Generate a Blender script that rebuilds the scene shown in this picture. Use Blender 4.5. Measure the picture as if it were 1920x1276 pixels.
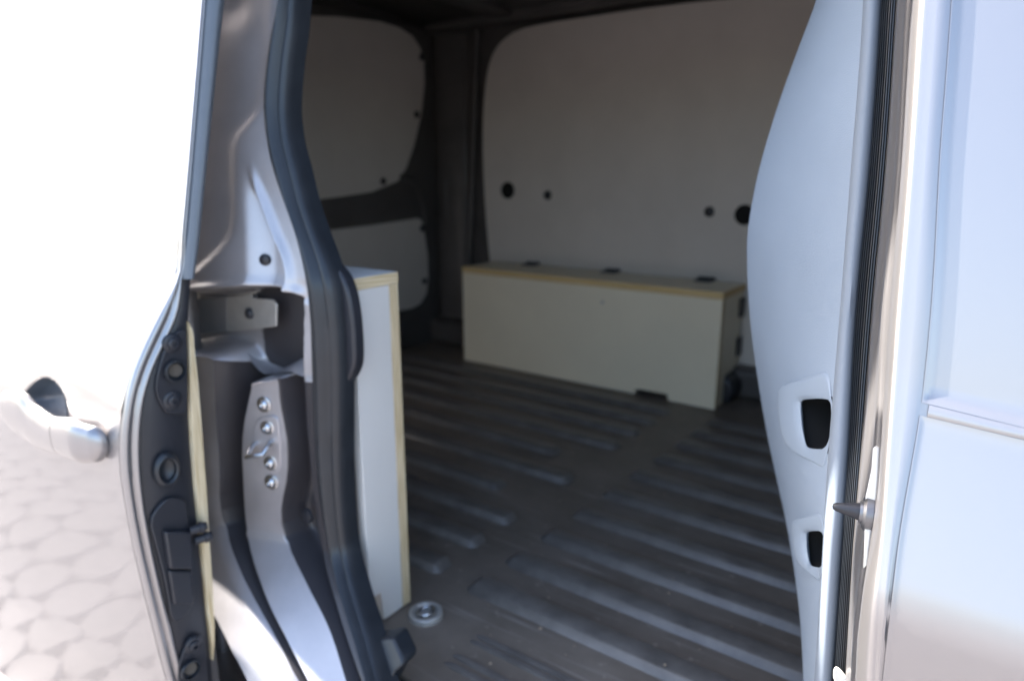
import bpy, bmesh, math, random
from mathutils import Vector, Matrix
random.seed(7)
for o in list(bpy.data.objects): bpy.data.objects.remove(o)
scene = bpy.context.scene
COL = scene.collection
R = math.radians

# ------------------------------------------------------------------ camera
cam_d = bpy.data.cameras.new('camera'); cam = bpy.data.objects.new('camera', cam_d); COL.objects.link(cam)
cam.location = (0, 0, 1.27)
cam.rotation_euler = (R(90 - 13.8), 0, R(35.6))
cam_d.sensor_width = 36; cam_d.lens = 36 * 1270 / 1920
cam_d.clip_start = 0.02; cam_d.clip_end = 3000
cam_d.dof.use_dof = True; cam_d.dof.focus_distance = 0.52; cam_d.dof.aperture_fstop = 4.3
scene.camera = cam
# ------------------------------------------------------------------ sky and sun
SUN_EL, SUN_AZ = 40.0, 272.0          # azimuth clockwise from +Y (behind the van is -X)
w = bpy.data.worlds.new('World'); scene.world = w; w.use_nodes = True
nt = w.node_tree; nt.nodes.clear()
sky = nt.nodes.new('ShaderNodeTexSky'); sky.sky_type = 'NISHITA'; sky.sun_disc = False
sky.sun_elevation = R(SUN_EL); sky.sun_rotation = R(SUN_AZ); sky.dust_density = 2.5; sky.ozone_density = .6
bg = nt.nodes.new('ShaderNodeBackground'); bg.inputs[1].default_value = 0.13
wo = nt.nodes.new('ShaderNodeOutputWorld')
nt.links.new(sky.outputs[0], bg.inputs[0]); nt.links.new(bg.outputs[0], wo.inputs[0])
sd = bpy.data.lights.new('sun', 'SUN'); sd.energy = 5.0; sd.angle = R(0.53); sd.color = (1, .95, .88)
sun = bpy.data.objects.new('sun', sd); COL.objects.link(sun)
to_sun = Vector((math.sin(R(SUN_AZ)) * math.cos(R(SUN_EL)), math.cos(R(SUN_AZ)) * math.cos(R(SUN_EL)), math.sin(R(SUN_EL))))
sun.rotation_euler = to_sun.to_track_quat('Z', 'Y').to_euler(); sun.location = to_sun * 20
vs = scene.view_settings; vs.view_transform = 'Standard'; vs.look = 'None'; vs.exposure = 2.5; vs.gamma = 1
scene.render.engine = 'CYCLES'
cy = scene.cycles; cy.use_denoising = True; cy.max_bounces = 12; cy.diffuse_bounces = 8; cy.glossy_bounces = 6
cy.sample_clamp_indirect = 8

# ------------------------------------------------------------------ measured outlines (metres, ground z = 0, load floor z = 0.57)
D = {
 'b1': [(-0.8398, 0.538, 1.0409), (-0.8448, 0.538, 1.02), (-0.8499, 0.538, 0.9987), (-0.8562, 0.538, 0.9768), (-0.865, 0.538, 0.9541), (-0.8741, 0.538, 0.9309), (-0.882, 0.538, 0.9074), (-0.8887, 0.538, 0.8838), (-0.8932, 0.538, 0.8604), (-0.8962, 0.538, 0.837), (-0.8987, 0.538, 0.8134), (-0.9016, 0.538, 0.7893), (-0.9042, 0.538, 0.7651), (-0.9049, 0.538, 0.7411), (-0.9014, 0.5372, 0.7186), (-0.8834, 0.5291, 0.7046), (-0.8632, 0.5216, 0.6917), (-0.8416, 0.5146, 0.6797), (-0.8199, 0.508, 0.6682), (-0.7981, 0.5016, 0.6573), (-0.7761, 0.4956, 0.647), (-0.7547, 0.4898, 0.637), (-0.7339, 0.4842, 0.6272), (-0.7135, 0.4788, 0.6179), (-0.6936, 0.4735, 0.6088), (-0.6743, 0.4684, 0.5999), (-0.6573, 0.4646, 0.5895), (-0.6406, 0.4609, 0.5793)],
 'b2': [(-0.803, 0.572, 1.0394), (-0.806, 0.572, 1.0186), (-0.8095, 0.572, 0.9975), (-0.8126, 0.572, 0.9761), (-0.8149, 0.572, 0.9546), (-0.8154, 0.572, 0.9332), (-0.8138, 0.572, 0.912), (-0.8125, 0.572, 0.8906), (-0.814, 0.572, 0.8683), (-0.8173, 0.572, 0.8452), (-0.8229, 0.572, 0.8212), (-0.8324, 0.572, 0.7956), (-0.8395, 0.572, 0.7703), (-0.8412, 0.572, 0.7462), (-0.8354, 0.572, 0.7244), (-0.8174, 0.566, 0.7096), (-0.795, 0.559, 0.6975), (-0.7721, 0.5523, 0.6861), (-0.7498, 0.5459, 0.675), (-0.7273, 0.5398, 0.6645), (-0.7057, 0.5338, 0.6542), (-0.6863, 0.5278, 0.6438), (-0.6687, 0.5216, 0.6331), (-0.6523, 0.5155, 0.6225), (-0.6363, 0.5095, 0.6122), (-0.6202, 0.5037, 0.6023), (-0.6055, 0.4992, 0.5912), (-0.5915, 0.4952, 0.5799)],
 'j_left': [(-1.0912, 0.6087, 1.5727), (-1.0854, 0.6006, 1.5319), (-1.0796, 0.5925, 1.4911), (-1.0738, 0.5844, 1.4503), (-1.068, 0.5763, 1.4095), (-1.0622, 0.5681, 1.3687), (-1.0565, 0.56, 1.3279), (-1.0507, 0.5519, 1.2871), (-1.045, 0.5438, 1.2463), (-1.0393, 0.5358, 1.2055), (-1.0336, 0.5277, 1.1646), (-1.0305, 0.5208, 1.1234), (-1.0436, 0.5206, 1.0792), (-1.06, 0.5204, 1.0331), (-1.0779, 0.5203, 0.985), (-1.0952, 0.5203, 0.9352), (-1.1095, 0.5202, 0.8841), (-1.1184, 0.5202, 0.8326), (-1.1192, 0.5203, 0.7816), (-1.1107, 0.5203, 0.7322), (-1.0694, 0.5078, 0.6983), (-1.0137, 0.4931, 0.6729), (-0.9536, 0.4808, 0.6513), (-0.8964, 0.4696, 0.6315), (-0.8448, 0.4589, 0.6123), (-0.798, 0.4497, 0.593), (-0.7576, 0.443, 0.5715), (-0.7215, 0.438, 0.5486)],
 'j_seal': [(-0.8167, 0.6415, 1.537), (-0.8187, 0.636, 1.513), (-0.8215, 0.6301, 1.489), (-0.8259, 0.6236, 1.4648), (-0.8285, 0.6177, 1.4404), (-0.8293, 0.6124, 1.4158), (-0.8287, 0.6077, 1.3911), (-0.8266, 0.6036, 1.3662), (-0.823, 0.6, 1.3412), (-0.8172, 0.5971, 1.3161), (-0.8086, 0.5953, 1.2909), (-0.7999, 0.5935, 1.2658), (-0.7905, 0.5916, 1.2407), (-0.7787, 0.5902, 1.2157), (-0.7658, 0.5886, 1.1909), (-0.7534, 0.5864, 1.1662), (-0.7417, 0.5837, 1.1417), (-0.7338, 0.5826, 1.1168), (-0.7301, 0.5831, 1.0911), (-0.7283, 0.5833, 1.0649), (-0.7283, 0.583, 1.0383), (-0.7291, 0.583, 1.0111), (-0.7308, 0.5834, 0.9832), (-0.733, 0.584, 0.9547), (-0.7352, 0.5844, 0.9257), (-0.7373, 0.5846, 0.8964), (-0.7395, 0.5848, 0.8665), (-0.741, 0.5851, 0.8362), (-0.7408, 0.5858, 0.8058), (-0.7394, 0.5864, 0.7753), (-0.7369, 0.5867, 0.7449), (-0.7293, 0.5847, 0.7171), (-0.7082, 0.5739, 0.699), (-0.6862, 0.5634, 0.6821), (-0.6637, 0.5533, 0.6663), (-0.6416, 0.5434, 0.6512), (-0.6204, 0.5339, 0.6366), (-0.6002, 0.5246, 0.6224), (-0.581, 0.5154, 0.6086), (-0.5634, 0.5072, 0.5943)],
 'b0': [(-0.9174, 0.5282, 1.0317), (-0.9209, 0.5279, 1.01), (-0.9251, 0.5278, 0.9877), (-0.9295, 0.528, 0.9651), (-0.9337, 0.5281, 0.9421), (-0.9376, 0.5281, 0.9189), (-0.9412, 0.528, 0.8955), (-0.9446, 0.528, 0.8717), (-0.948, 0.528, 0.8476), (-0.9518, 0.5281, 0.823), (-0.9575, 0.5281, 0.7975), (-0.9638, 0.5279, 0.7716), (-0.9664, 0.5277, 0.7463), (-0.9618, 0.5274, 0.7231), (-0.9425, 0.5208, 0.7077), (-0.92, 0.5132, 0.6944), (-0.8969, 0.5059, 0.6819), (-0.8736, 0.499, 0.6701), (-0.8499, 0.4926, 0.6588), (-0.8264, 0.4866, 0.648), (-0.8038, 0.4808, 0.6374), (-0.7825, 0.475, 0.627), (-0.762, 0.4693, 0.6168), (-0.7421, 0.4638, 0.6068), (-0.7231, 0.459, 0.5966), (-0.7055, 0.4554, 0.5854), (-0.6887, 0.4526, 0.5736), (-0.6742, 0.4511, 0.5601)],
 'b3': [(-0.7658, 0.5765, 1.1041), (-0.7678, 0.576, 1.0824), (-0.7698, 0.5752, 1.0604), (-0.7715, 0.5742, 1.0384), (-0.7735, 0.5737, 1.0159), (-0.7761, 0.574, 0.9928), (-0.7785, 0.5748, 0.9692), (-0.7805, 0.5757, 0.9454), (-0.7817, 0.5765, 0.9214), (-0.7822, 0.577, 0.8973), (-0.7824, 0.5778, 0.8729), (-0.7823, 0.5786, 0.8482), (-0.7822, 0.5795, 0.8232), (-0.782, 0.5806, 0.7978), (-0.7811, 0.5817, 0.7723), (-0.7793, 0.5822, 0.747), (-0.7755, 0.5817, 0.7226), (-0.7595, 0.5735, 0.7064), (-0.7406, 0.5644, 0.6922), (-0.7212, 0.5556, 0.6789), (-0.7021, 0.5469, 0.6662), (-0.6831, 0.5385, 0.654), (-0.6645, 0.5304, 0.6422), (-0.6463, 0.5227, 0.6307), (-0.6285, 0.5154, 0.6195), (-0.6113, 0.5082, 0.6086), (-0.5955, 0.5013, 0.5974), (-0.5818, 0.4958, 0.5847)],
 'c0': [(-0.8588, 0.6262, 1.5403), (-0.8582, 0.6247, 1.5317), (-0.8575, 0.6233, 1.5231), (-0.8568, 0.6218, 1.5145), (-0.856, 0.6203, 1.5059), (-0.8554, 0.6189, 1.4973), (-0.8547, 0.6174, 1.4887), (-0.8542, 0.6158, 1.4801), (-0.8537, 0.6143, 1.4715), (-0.8533, 0.6127, 1.4628), (-0.8529, 0.6111, 1.4542), (-0.8524, 0.6096, 1.4455), (-0.852, 0.608, 1.4369), (-0.8517, 0.6064, 1.4282), (-0.8516, 0.6047, 1.4195), (-0.8516, 0.6029, 1.4108), (-0.852, 0.6011, 1.4022), (-0.8526, 0.5991, 1.3935), (-0.8534, 0.5971, 1.3848), (-0.8539, 0.5951, 1.3761), (-0.8549, 0.593, 1.3673), (-0.857, 0.5905, 1.3586), (-0.8608, 0.5874, 1.3499), (-0.8675, 0.5834, 1.3413), (-0.8758, 0.5791, 1.3326), (-0.8836, 0.5751, 1.3239), (-0.8887, 0.572, 1.315), (-0.8904, 0.5697, 1.3061), (-0.8903, 0.5679, 1.2971), (-0.89, 0.5662, 1.2882), (-0.8895, 0.5646, 1.2792), (-0.8885, 0.563, 1.2701), (-0.8873, 0.5615, 1.2611), (-0.8863, 0.56, 1.2521), (-0.8851, 0.5585, 1.2431), (-0.8837, 0.5571, 1.2341), (-0.8824, 0.5557, 1.225), (-0.8815, 0.5541, 1.216), (-0.8815, 0.5523, 1.2069), (-0.8825, 0.5502, 1.1978), (-0.8839, 0.548, 1.1886), (-0.8879, 0.545, 1.1794), (-0.8965, 0.541, 1.1699), (-0.9076, 0.5366, 1.1602), (-0.9201, 0.5324, 1.1502), (-0.9347, 0.5282, 1.14), (-0.9519, 0.5244, 1.1294), (-0.9746, 0.5227, 1.1179)],
 'c1': [(-0.868, 0.5742, 1.2959), (-0.8663, 0.5713, 1.2783), (-0.8641, 0.5685, 1.2606), (-0.8617, 0.5658, 1.243), (-0.8591, 0.5631, 1.2253), (-0.8566, 0.5605, 1.2076), (-0.8541, 0.5578, 1.1899), (-0.8516, 0.5552, 1.1721), (-0.8493, 0.5525, 1.1543), (-0.847, 0.5498, 1.1365), (-0.847, 0.5485, 1.1182), (-0.8482, 0.548, 1.0995)],
 'c2': [(-0.8589, 0.5773, 1.2958), (-0.8573, 0.5762, 1.2874), (-0.8553, 0.5752, 1.279), (-0.8527, 0.5745, 1.2706), (-0.8498, 0.5739, 1.2622), (-0.8465, 0.5734, 1.2538), (-0.8428, 0.5731, 1.2454), (-0.8388, 0.573, 1.237), (-0.8346, 0.5729, 1.2287), (-0.8305, 0.5729, 1.2203), (-0.8264, 0.5728, 1.212), (-0.8222, 0.5728, 1.2036), (-0.8179, 0.5727, 1.1953), (-0.8134, 0.5728, 1.1869), (-0.8087, 0.5729, 1.1786), (-0.8036, 0.5731, 1.1704), (-0.799, 0.573, 1.1621), (-0.7954, 0.5726, 1.1538), (-0.7924, 0.5719, 1.1455), (-0.79, 0.571, 1.1371), (-0.7887, 0.57, 1.1287), (-0.7894, 0.5698, 1.12), (-0.7904, 0.5695, 1.1112), (-0.7912, 0.5692, 1.1024)],
 'cav_top': [(-1.038, 0.5207, 1.0902), (-0.928, 0.5271, 1.1044), (-0.8686, 0.5409, 1.1114), (-0.8467, 0.5486, 1.114), (-0.82, 0.5589, 1.1122), (-0.7882, 0.5702, 1.1086), (-0.7659, 0.5764, 1.1026), (-0.6992, 0.5864, 1.088)],
 'ledge': [(-1.0602, 0.5204, 0.9953), (-0.9552, 0.5239, 1.0115), (-0.928, 0.5268, 1.0142), (-0.9111, 0.5295, 1.0098), (-0.9009, 0.532, 0.997), (-0.8888, 0.5357, 0.9836), (-0.8656, 0.5433, 0.9768), (-0.841, 0.5519, 0.9831), (-0.8027, 0.5656, 0.9929), (-0.7905, 0.5699, 0.9908), (-0.776, 0.5742, 0.9899), (-0.7067, 0.5858, 0.9963)],
 's_l': [(-0.8296, 0.6326, 1.5371), (-0.8296, 0.6294, 1.521), (-0.8297, 0.6261, 1.5049), (-0.8314, 0.6222, 1.4889), (-0.8345, 0.6178, 1.4729), (-0.837, 0.6136, 1.4567), (-0.8389, 0.6097, 1.4405), (-0.8402, 0.6059, 1.4242), (-0.8411, 0.6023, 1.4078), (-0.8413, 0.5989, 1.3913), (-0.8409, 0.5957, 1.3748), (-0.8396, 0.5929, 1.3581), (-0.837, 0.5906, 1.3415), (-0.8336, 0.5886, 1.3248), (-0.8293, 0.5869, 1.308), (-0.8241, 0.5855, 1.2913), (-0.8178, 0.5846, 1.2745), (-0.8104, 0.5841, 1.2578), (-0.8024, 0.5836, 1.2411), (-0.7938, 0.5832, 1.2244), (-0.7854, 0.5826, 1.2078), (-0.7772, 0.5817, 1.1913), (-0.7699, 0.5804, 1.1747), (-0.7634, 0.5787, 1.1582), (-0.7573, 0.5767, 1.1418), (-0.7528, 0.5753, 1.1251), (-0.7515, 0.5756, 1.1079), (-0.7509, 0.5757, 1.0905), (-0.7509, 0.5757, 1.0729), (-0.7514, 0.5753, 1.0551), (-0.7521, 0.5749, 1.0371), (-0.753, 0.5747, 1.0189), (-0.7544, 0.5749, 1.0004), (-0.7561, 0.5754, 0.9814), (-0.7579, 0.5759, 0.9622), (-0.7596, 0.5764, 0.9429), (-0.761, 0.5767, 0.9233), (-0.7623, 0.577, 0.9037), (-0.7634, 0.5772, 0.8838), (-0.7641, 0.5776, 0.8638), (-0.764, 0.5781, 0.8437), (-0.7634, 0.5787, 0.8235), (-0.7625, 0.5795, 0.8031), (-0.761, 0.5802, 0.7828), (-0.7586, 0.5808, 0.7626), (-0.7556, 0.5812, 0.7425), (-0.7515, 0.5809, 0.723), (-0.7392, 0.5747, 0.7094), (-0.7244, 0.5674, 0.6977), (-0.709, 0.5603, 0.6866), (-0.6934, 0.5535, 0.6759), (-0.678, 0.5467, 0.6656), (-0.6627, 0.5401, 0.6556), (-0.6476, 0.5337, 0.6459), (-0.633, 0.5275, 0.6364), (-0.6186, 0.5215, 0.6271), (-0.6046, 0.5157, 0.618), (-0.5909, 0.5099, 0.6091), (-0.5776, 0.5043, 0.6003), (-0.5658, 0.4998, 0.5903)],
 's_r': [(-0.8115, 0.6497, 1.538), (-0.8122, 0.6462, 1.5219), (-0.8128, 0.6428, 1.5058), (-0.8127, 0.6396, 1.4896), (-0.812, 0.6366, 1.4733), (-0.8121, 0.6333, 1.457), (-0.8132, 0.6296, 1.4407), (-0.8141, 0.626, 1.4244), (-0.8145, 0.6225, 1.4079), (-0.8146, 0.6192, 1.3914), (-0.8143, 0.616, 1.3749), (-0.8133, 0.6131, 1.3582), (-0.8108, 0.6107, 1.3415), (-0.807, 0.6087, 1.3248), (-0.8021, 0.6071, 1.308), (-0.7954, 0.6061, 1.2913), (-0.7884, 0.605, 1.2745), (-0.7823, 0.6036, 1.2578), (-0.7758, 0.6021, 1.2411), (-0.7681, 0.6008, 1.2244), (-0.7595, 0.5995, 1.2079), (-0.7501, 0.5981, 1.1915), (-0.7397, 0.5967, 1.1752), (-0.7296, 0.595, 1.159), (-0.7208, 0.5929, 1.1429), (-0.7142, 0.591, 1.1267), (-0.7122, 0.5912, 1.1097), (-0.711, 0.5914, 1.0926), (-0.7099, 0.5915, 1.0753), (-0.7093, 0.5914, 1.0578), (-0.7091, 0.5913, 1.0402), (-0.7095, 0.5912, 1.0222), (-0.7106, 0.5913, 1.004), (-0.7121, 0.5915, 0.9854), (-0.714, 0.5917, 0.9665), (-0.716, 0.5919, 0.9474), (-0.718, 0.5921, 0.9281), (-0.7197, 0.5921, 0.9087), (-0.7213, 0.5922, 0.889), (-0.7228, 0.5923, 0.8691), (-0.7239, 0.5924, 0.8491), (-0.7249, 0.5926, 0.8289), (-0.7256, 0.5929, 0.8085), (-0.7258, 0.5932, 0.7881), (-0.7257, 0.5934, 0.7675), (-0.7247, 0.5935, 0.7471), (-0.7221, 0.5934, 0.7271), (-0.7122, 0.5887, 0.7121), (-0.6983, 0.5814, 0.7001), (-0.6842, 0.5743, 0.6886), (-0.6696, 0.5674, 0.6776), (-0.655, 0.5607, 0.667), (-0.6403, 0.5542, 0.6568), (-0.6266, 0.5476, 0.6467), (-0.6142, 0.5407, 0.6365), (-0.6019, 0.5341, 0.6266), (-0.5893, 0.5278, 0.6171), (-0.5767, 0.5216, 0.608), (-0.5644, 0.5159, 0.5987), (-0.5533, 0.5112, 0.5884)],
 'cover': [(-0.755, 0.6075, 1.1675), (-0.7363, 0.6046, 1.1531), (-0.7126, 0.6017, 1.1386), (-0.6996, 0.6, 1.1184), (-0.6939, 0.6, 1.0864), (-0.6927, 0.6, 1.0496), (-0.6941, 0.6, 1.0194), (-0.7008, 0.6, 1.003), (-0.7192, 0.6, 0.9804), (-0.7309, 0.6, 0.9624), (-0.7614, 0.6, 0.9564), (-0.7614, 0.6, 1.0706)],
 'stop': [(-0.6439, 0.5521, 0.6375), (-0.6291, 0.5535, 0.6398), (-0.605, 0.5613, 0.6533), (-0.5897, 0.5557, 0.6436), (-0.5741, 0.5506, 0.6348), (-0.5743, 0.5464, 0.6275), (-0.583, 0.5404, 0.6173), (-0.5866, 0.5301, 0.5991), (-0.6094, 0.5268, 0.5899), (-0.631, 0.5386, 0.6142)],
 'brk_dark': [(-1.1153, 0.585, 1.064), (-0.963, 0.585, 1.0853), (-0.9731, 0.585, 1.0279), (-1.1297, 0.585, 0.9992)],
 'brk_light': [(-0.963, 0.585, 1.0853), (-0.8991, 0.585, 1.0944), (-0.8971, 0.585, 1.0897), (-0.8473, 0.585, 1.0926), (-0.838, 0.585, 1.0873), (-0.8438, 0.585, 1.0534), (-0.9731, 0.585, 1.0279)],
 'brk_bolt': [(-0.9046, 0.575, 1.0661)],
 'st_bolts': [(-0.8393, 0.553, 0.9441), (-0.8397, 0.5551, 0.9078), (-0.8426, 0.557, 0.8504), (-0.8458, 0.5579, 0.8179)],
 'st_plate': [(-0.8484, 0.5509, 0.923), (-0.8209, 0.5611, 0.9292), (-0.8201, 0.5623, 0.9099), (-0.8223, 0.5635, 0.867), (-0.8278, 0.5631, 0.84), (-0.8409, 0.5591, 0.8276), (-0.8526, 0.5541, 0.835), (-0.8633, 0.5491, 0.8488), (-0.8693, 0.5458, 0.8657), (-0.8669, 0.5456, 0.8877), (-0.8586, 0.5476, 0.9101)],
 'st_loop': [(-0.8596, 0.5488, 0.8799), (-0.8507, 0.553, 0.8652), (-0.8242, 0.5626, 0.8728), (-0.8334, 0.5586, 0.8863)],
 'pil_hole': [(-0.8331, 0.5704, 1.1532)],
 'plug': [(-0.809, 0.59, 0.7594)],
 'd_out': [(-0.84, 0.5249, 1.5153), (-0.84, 0.5218, 1.5005), (-0.84, 0.5187, 1.4857), (-0.84, 0.5156, 1.4708), (-0.84, 0.5126, 1.456), (-0.84, 0.5095, 1.441), (-0.84, 0.5065, 1.4261), (-0.84, 0.5034, 1.4111), (-0.84, 0.5003, 1.396), (-0.84, 0.4971, 1.3809), (-0.84, 0.494, 1.3658), (-0.84, 0.4908, 1.3506), (-0.84, 0.4876, 1.3354), (-0.84, 0.4845, 1.3202), (-0.84, 0.4813, 1.3049), (-0.84, 0.4781, 1.2895), (-0.84, 0.4749, 1.2742), (-0.84, 0.4716, 1.2587), (-0.84, 0.4683, 1.2433), (-0.84, 0.465, 1.2278), (-0.84, 0.4616, 1.2123), (-0.84, 0.4583, 1.1967), (-0.84, 0.4557, 1.181), (-0.84, 0.4535, 1.1652), (-0.84, 0.4496, 1.1496), (-0.84, 0.4421, 1.1343), (-0.84, 0.4327, 1.1195), (-0.84, 0.4227, 1.1049), (-0.84, 0.413, 1.0904), (-0.84, 0.4034, 1.076), (-0.84, 0.3944, 1.0617), (-0.84, 0.3861, 1.0474), (-0.84, 0.3786, 1.033), (-0.84, 0.3722, 1.0184), (-0.84, 0.3669, 1.0036), (-0.84, 0.3623, 0.9886), (-0.84, 0.3581, 0.9734), (-0.84, 0.3546, 0.9581), (-0.84, 0.3521, 0.9423), (-0.84, 0.3503, 0.9262), (-0.84, 0.3493, 0.9098), (-0.84, 0.349, 0.8929), (-0.84, 0.3491, 0.8757), (-0.84, 0.3493, 0.8583), (-0.84, 0.3498, 0.8405), (-0.84, 0.3506, 0.8225), (-0.84, 0.3515, 0.8042), (-0.84, 0.3527, 0.7855), (-0.84, 0.3541, 0.7665), (-0.84, 0.3555, 0.7472), (-0.84, 0.357, 0.7276), (-0.84, 0.3586, 0.7078), (-0.84, 0.3603, 0.6876), (-0.84, 0.362, 0.6672), (-0.84, 0.3637, 0.6464), (-0.84, 0.3655, 0.6254), (-0.84, 0.3674, 0.604), (-0.84, 0.3695, 0.5821), (-0.84, 0.3719, 0.5598), (-0.84, 0.3742, 0.5372)],
 'd_in': [(-0.84, 0.4502, 1.1423), (-0.84, 0.4494, 1.131), (-0.84, 0.4481, 1.1197), (-0.84, 0.4463, 1.1084), (-0.84, 0.4432, 1.0972), (-0.84, 0.4378, 1.0865), (-0.84, 0.4308, 1.0761), (-0.84, 0.424, 1.0658), (-0.84, 0.4171, 1.0556), (-0.84, 0.4104, 1.0454), (-0.84, 0.4042, 1.0352), (-0.84, 0.3987, 1.0248), (-0.84, 0.3938, 1.0144), (-0.84, 0.3894, 1.0039), (-0.84, 0.3856, 0.9932), (-0.84, 0.3824, 0.9823), (-0.84, 0.3798, 0.9713), (-0.84, 0.3775, 0.9602), (-0.84, 0.3755, 0.9489), (-0.84, 0.3739, 0.9375), (-0.84, 0.3726, 0.9259), (-0.84, 0.3714, 0.9143), (-0.84, 0.3706, 0.9024), (-0.84, 0.3699, 0.8904), (-0.84, 0.3695, 0.8783), (-0.84, 0.3692, 0.866), (-0.84, 0.3692, 0.8536), (-0.84, 0.3695, 0.8409), (-0.84, 0.3698, 0.8281), (-0.84, 0.3703, 0.8151), (-0.84, 0.3708, 0.802), (-0.84, 0.3715, 0.7888), (-0.84, 0.3723, 0.7753), (-0.84, 0.3732, 0.7617), (-0.84, 0.3742, 0.748), (-0.84, 0.3752, 0.734), (-0.84, 0.3764, 0.7199), (-0.84, 0.3777, 0.7056), (-0.84, 0.379, 0.6911), (-0.84, 0.3804, 0.6765), (-0.84, 0.3817, 0.6617), (-0.84, 0.3831, 0.6468), (-0.84, 0.3845, 0.6317), (-0.84, 0.386, 0.6165), (-0.84, 0.3874, 0.6011), (-0.84, 0.3887, 0.5856), (-0.84, 0.39, 0.5701), (-0.84, 0.3912, 0.5544), (-0.84, 0.3924, 0.5386), (-0.84, 0.3936, 0.5226)],
 'd_trim': [(-0.84, 0.4663, 1.1404), (-0.84, 0.4636, 1.1261), (-0.84, 0.4609, 1.1118), (-0.84, 0.4582, 1.0975), (-0.84, 0.4558, 1.083), (-0.84, 0.4537, 1.0685), (-0.84, 0.4517, 1.0538), (-0.84, 0.4499, 1.0391), (-0.84, 0.4482, 1.0243), (-0.84, 0.4465, 1.0093), (-0.84, 0.4449, 0.9943), (-0.84, 0.4433, 0.9792), (-0.84, 0.4419, 0.964), (-0.84, 0.4406, 0.9486), (-0.84, 0.4395, 0.9331), (-0.84, 0.4386, 0.9174), (-0.84, 0.4378, 0.9016), (-0.84, 0.4372, 0.8856), (-0.84, 0.4366, 0.8694), (-0.84, 0.4361, 0.8531), (-0.84, 0.4358, 0.8366), (-0.84, 0.4356, 0.8199), (-0.84, 0.4353, 0.8032), (-0.84, 0.4349, 0.7863), (-0.84, 0.4346, 0.7692), (-0.84, 0.4343, 0.752), (-0.84, 0.4339, 0.7347), (-0.84, 0.4336, 0.7173), (-0.84, 0.4332, 0.6996), (-0.84, 0.4329, 0.6819), (-0.84, 0.4325, 0.664), (-0.84, 0.4322, 0.6459), (-0.84, 0.4318, 0.6278), (-0.84, 0.4313, 0.6095), (-0.84, 0.4308, 0.591), (-0.84, 0.4303, 0.5724), (-0.84, 0.4298, 0.5537), (-0.84, 0.4294, 0.5348), (-0.84, 0.4289, 0.5157), (-0.84, 0.4284, 0.4965)],
 'd_ply_r': [(-0.84, 0.4526, 1.0851), (-0.84, 0.4582, 1.0725), (-0.84, 0.4582, 1.0607), (-0.84, 0.4572, 1.0492), (-0.84, 0.4573, 1.0373), (-0.84, 0.4574, 1.0253), (-0.84, 0.4573, 1.0133), (-0.84, 0.4571, 1.0013), (-0.84, 0.4566, 0.9893), (-0.84, 0.4562, 0.9772), (-0.84, 0.4558, 0.965), (-0.84, 0.4553, 0.9527), (-0.84, 0.4549, 0.9404), (-0.84, 0.4544, 0.928), (-0.84, 0.4539, 0.9156), (-0.84, 0.4534, 0.9031), (-0.84, 0.453, 0.8905), (-0.84, 0.4525, 0.8778), (-0.84, 0.452, 0.8651), (-0.84, 0.4515, 0.8523), (-0.84, 0.4509, 0.8394), (-0.84, 0.4502, 0.8265), (-0.84, 0.4494, 0.8136), (-0.84, 0.4487, 0.8007), (-0.84, 0.4479, 0.7876), (-0.84, 0.4472, 0.7744), (-0.84, 0.4466, 0.7612), (-0.84, 0.446, 0.7478), (-0.84, 0.4454, 0.7344), (-0.84, 0.4447, 0.7209), (-0.84, 0.444, 0.7074), (-0.84, 0.4433, 0.6938), (-0.84, 0.4425, 0.6801), (-0.84, 0.4417, 0.6664), (-0.84, 0.4407, 0.6527), (-0.84, 0.4395, 0.6391), (-0.84, 0.438, 0.6256), (-0.84, 0.4362, 0.6122), (-0.84, 0.434, 0.599), (-0.84, 0.4317, 0.5858)],
 'd_ply_l': [(-0.84, 0.4527, 1.0865), (-0.84, 0.4516, 1.075), (-0.84, 0.4505, 1.0635), (-0.84, 0.4493, 1.052), (-0.84, 0.4482, 1.0404), (-0.84, 0.447, 1.0288), (-0.84, 0.4459, 1.0171), (-0.84, 0.4448, 1.0054), (-0.84, 0.4437, 0.9936), (-0.84, 0.4426, 0.9817), (-0.84, 0.4415, 0.9698), (-0.84, 0.4405, 0.9578), (-0.84, 0.4396, 0.9458), (-0.84, 0.4388, 0.9336), (-0.84, 0.4381, 0.9213), (-0.84, 0.4375, 0.909), (-0.84, 0.4369, 0.8965), (-0.84, 0.4364, 0.884), (-0.84, 0.4359, 0.8714), (-0.84, 0.4355, 0.8586), (-0.84, 0.4353, 0.8458), (-0.84, 0.435, 0.8328), (-0.84, 0.4348, 0.8198), (-0.84, 0.4346, 0.8067), (-0.84, 0.4343, 0.7935), (-0.84, 0.4341, 0.7802), (-0.84, 0.4338, 0.7668), (-0.84, 0.4335, 0.7534), (-0.84, 0.4333, 0.7399), (-0.84, 0.433, 0.7262), (-0.84, 0.4327, 0.7125), (-0.84, 0.4324, 0.6988), (-0.84, 0.4321, 0.6849), (-0.84, 0.4318, 0.6709), (-0.84, 0.4315, 0.6569), (-0.84, 0.4313, 0.6427), (-0.84, 0.4311, 0.6283), (-0.84, 0.431, 0.6139), (-0.84, 0.4309, 0.5993), (-0.84, 0.4308, 0.5847)],
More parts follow.
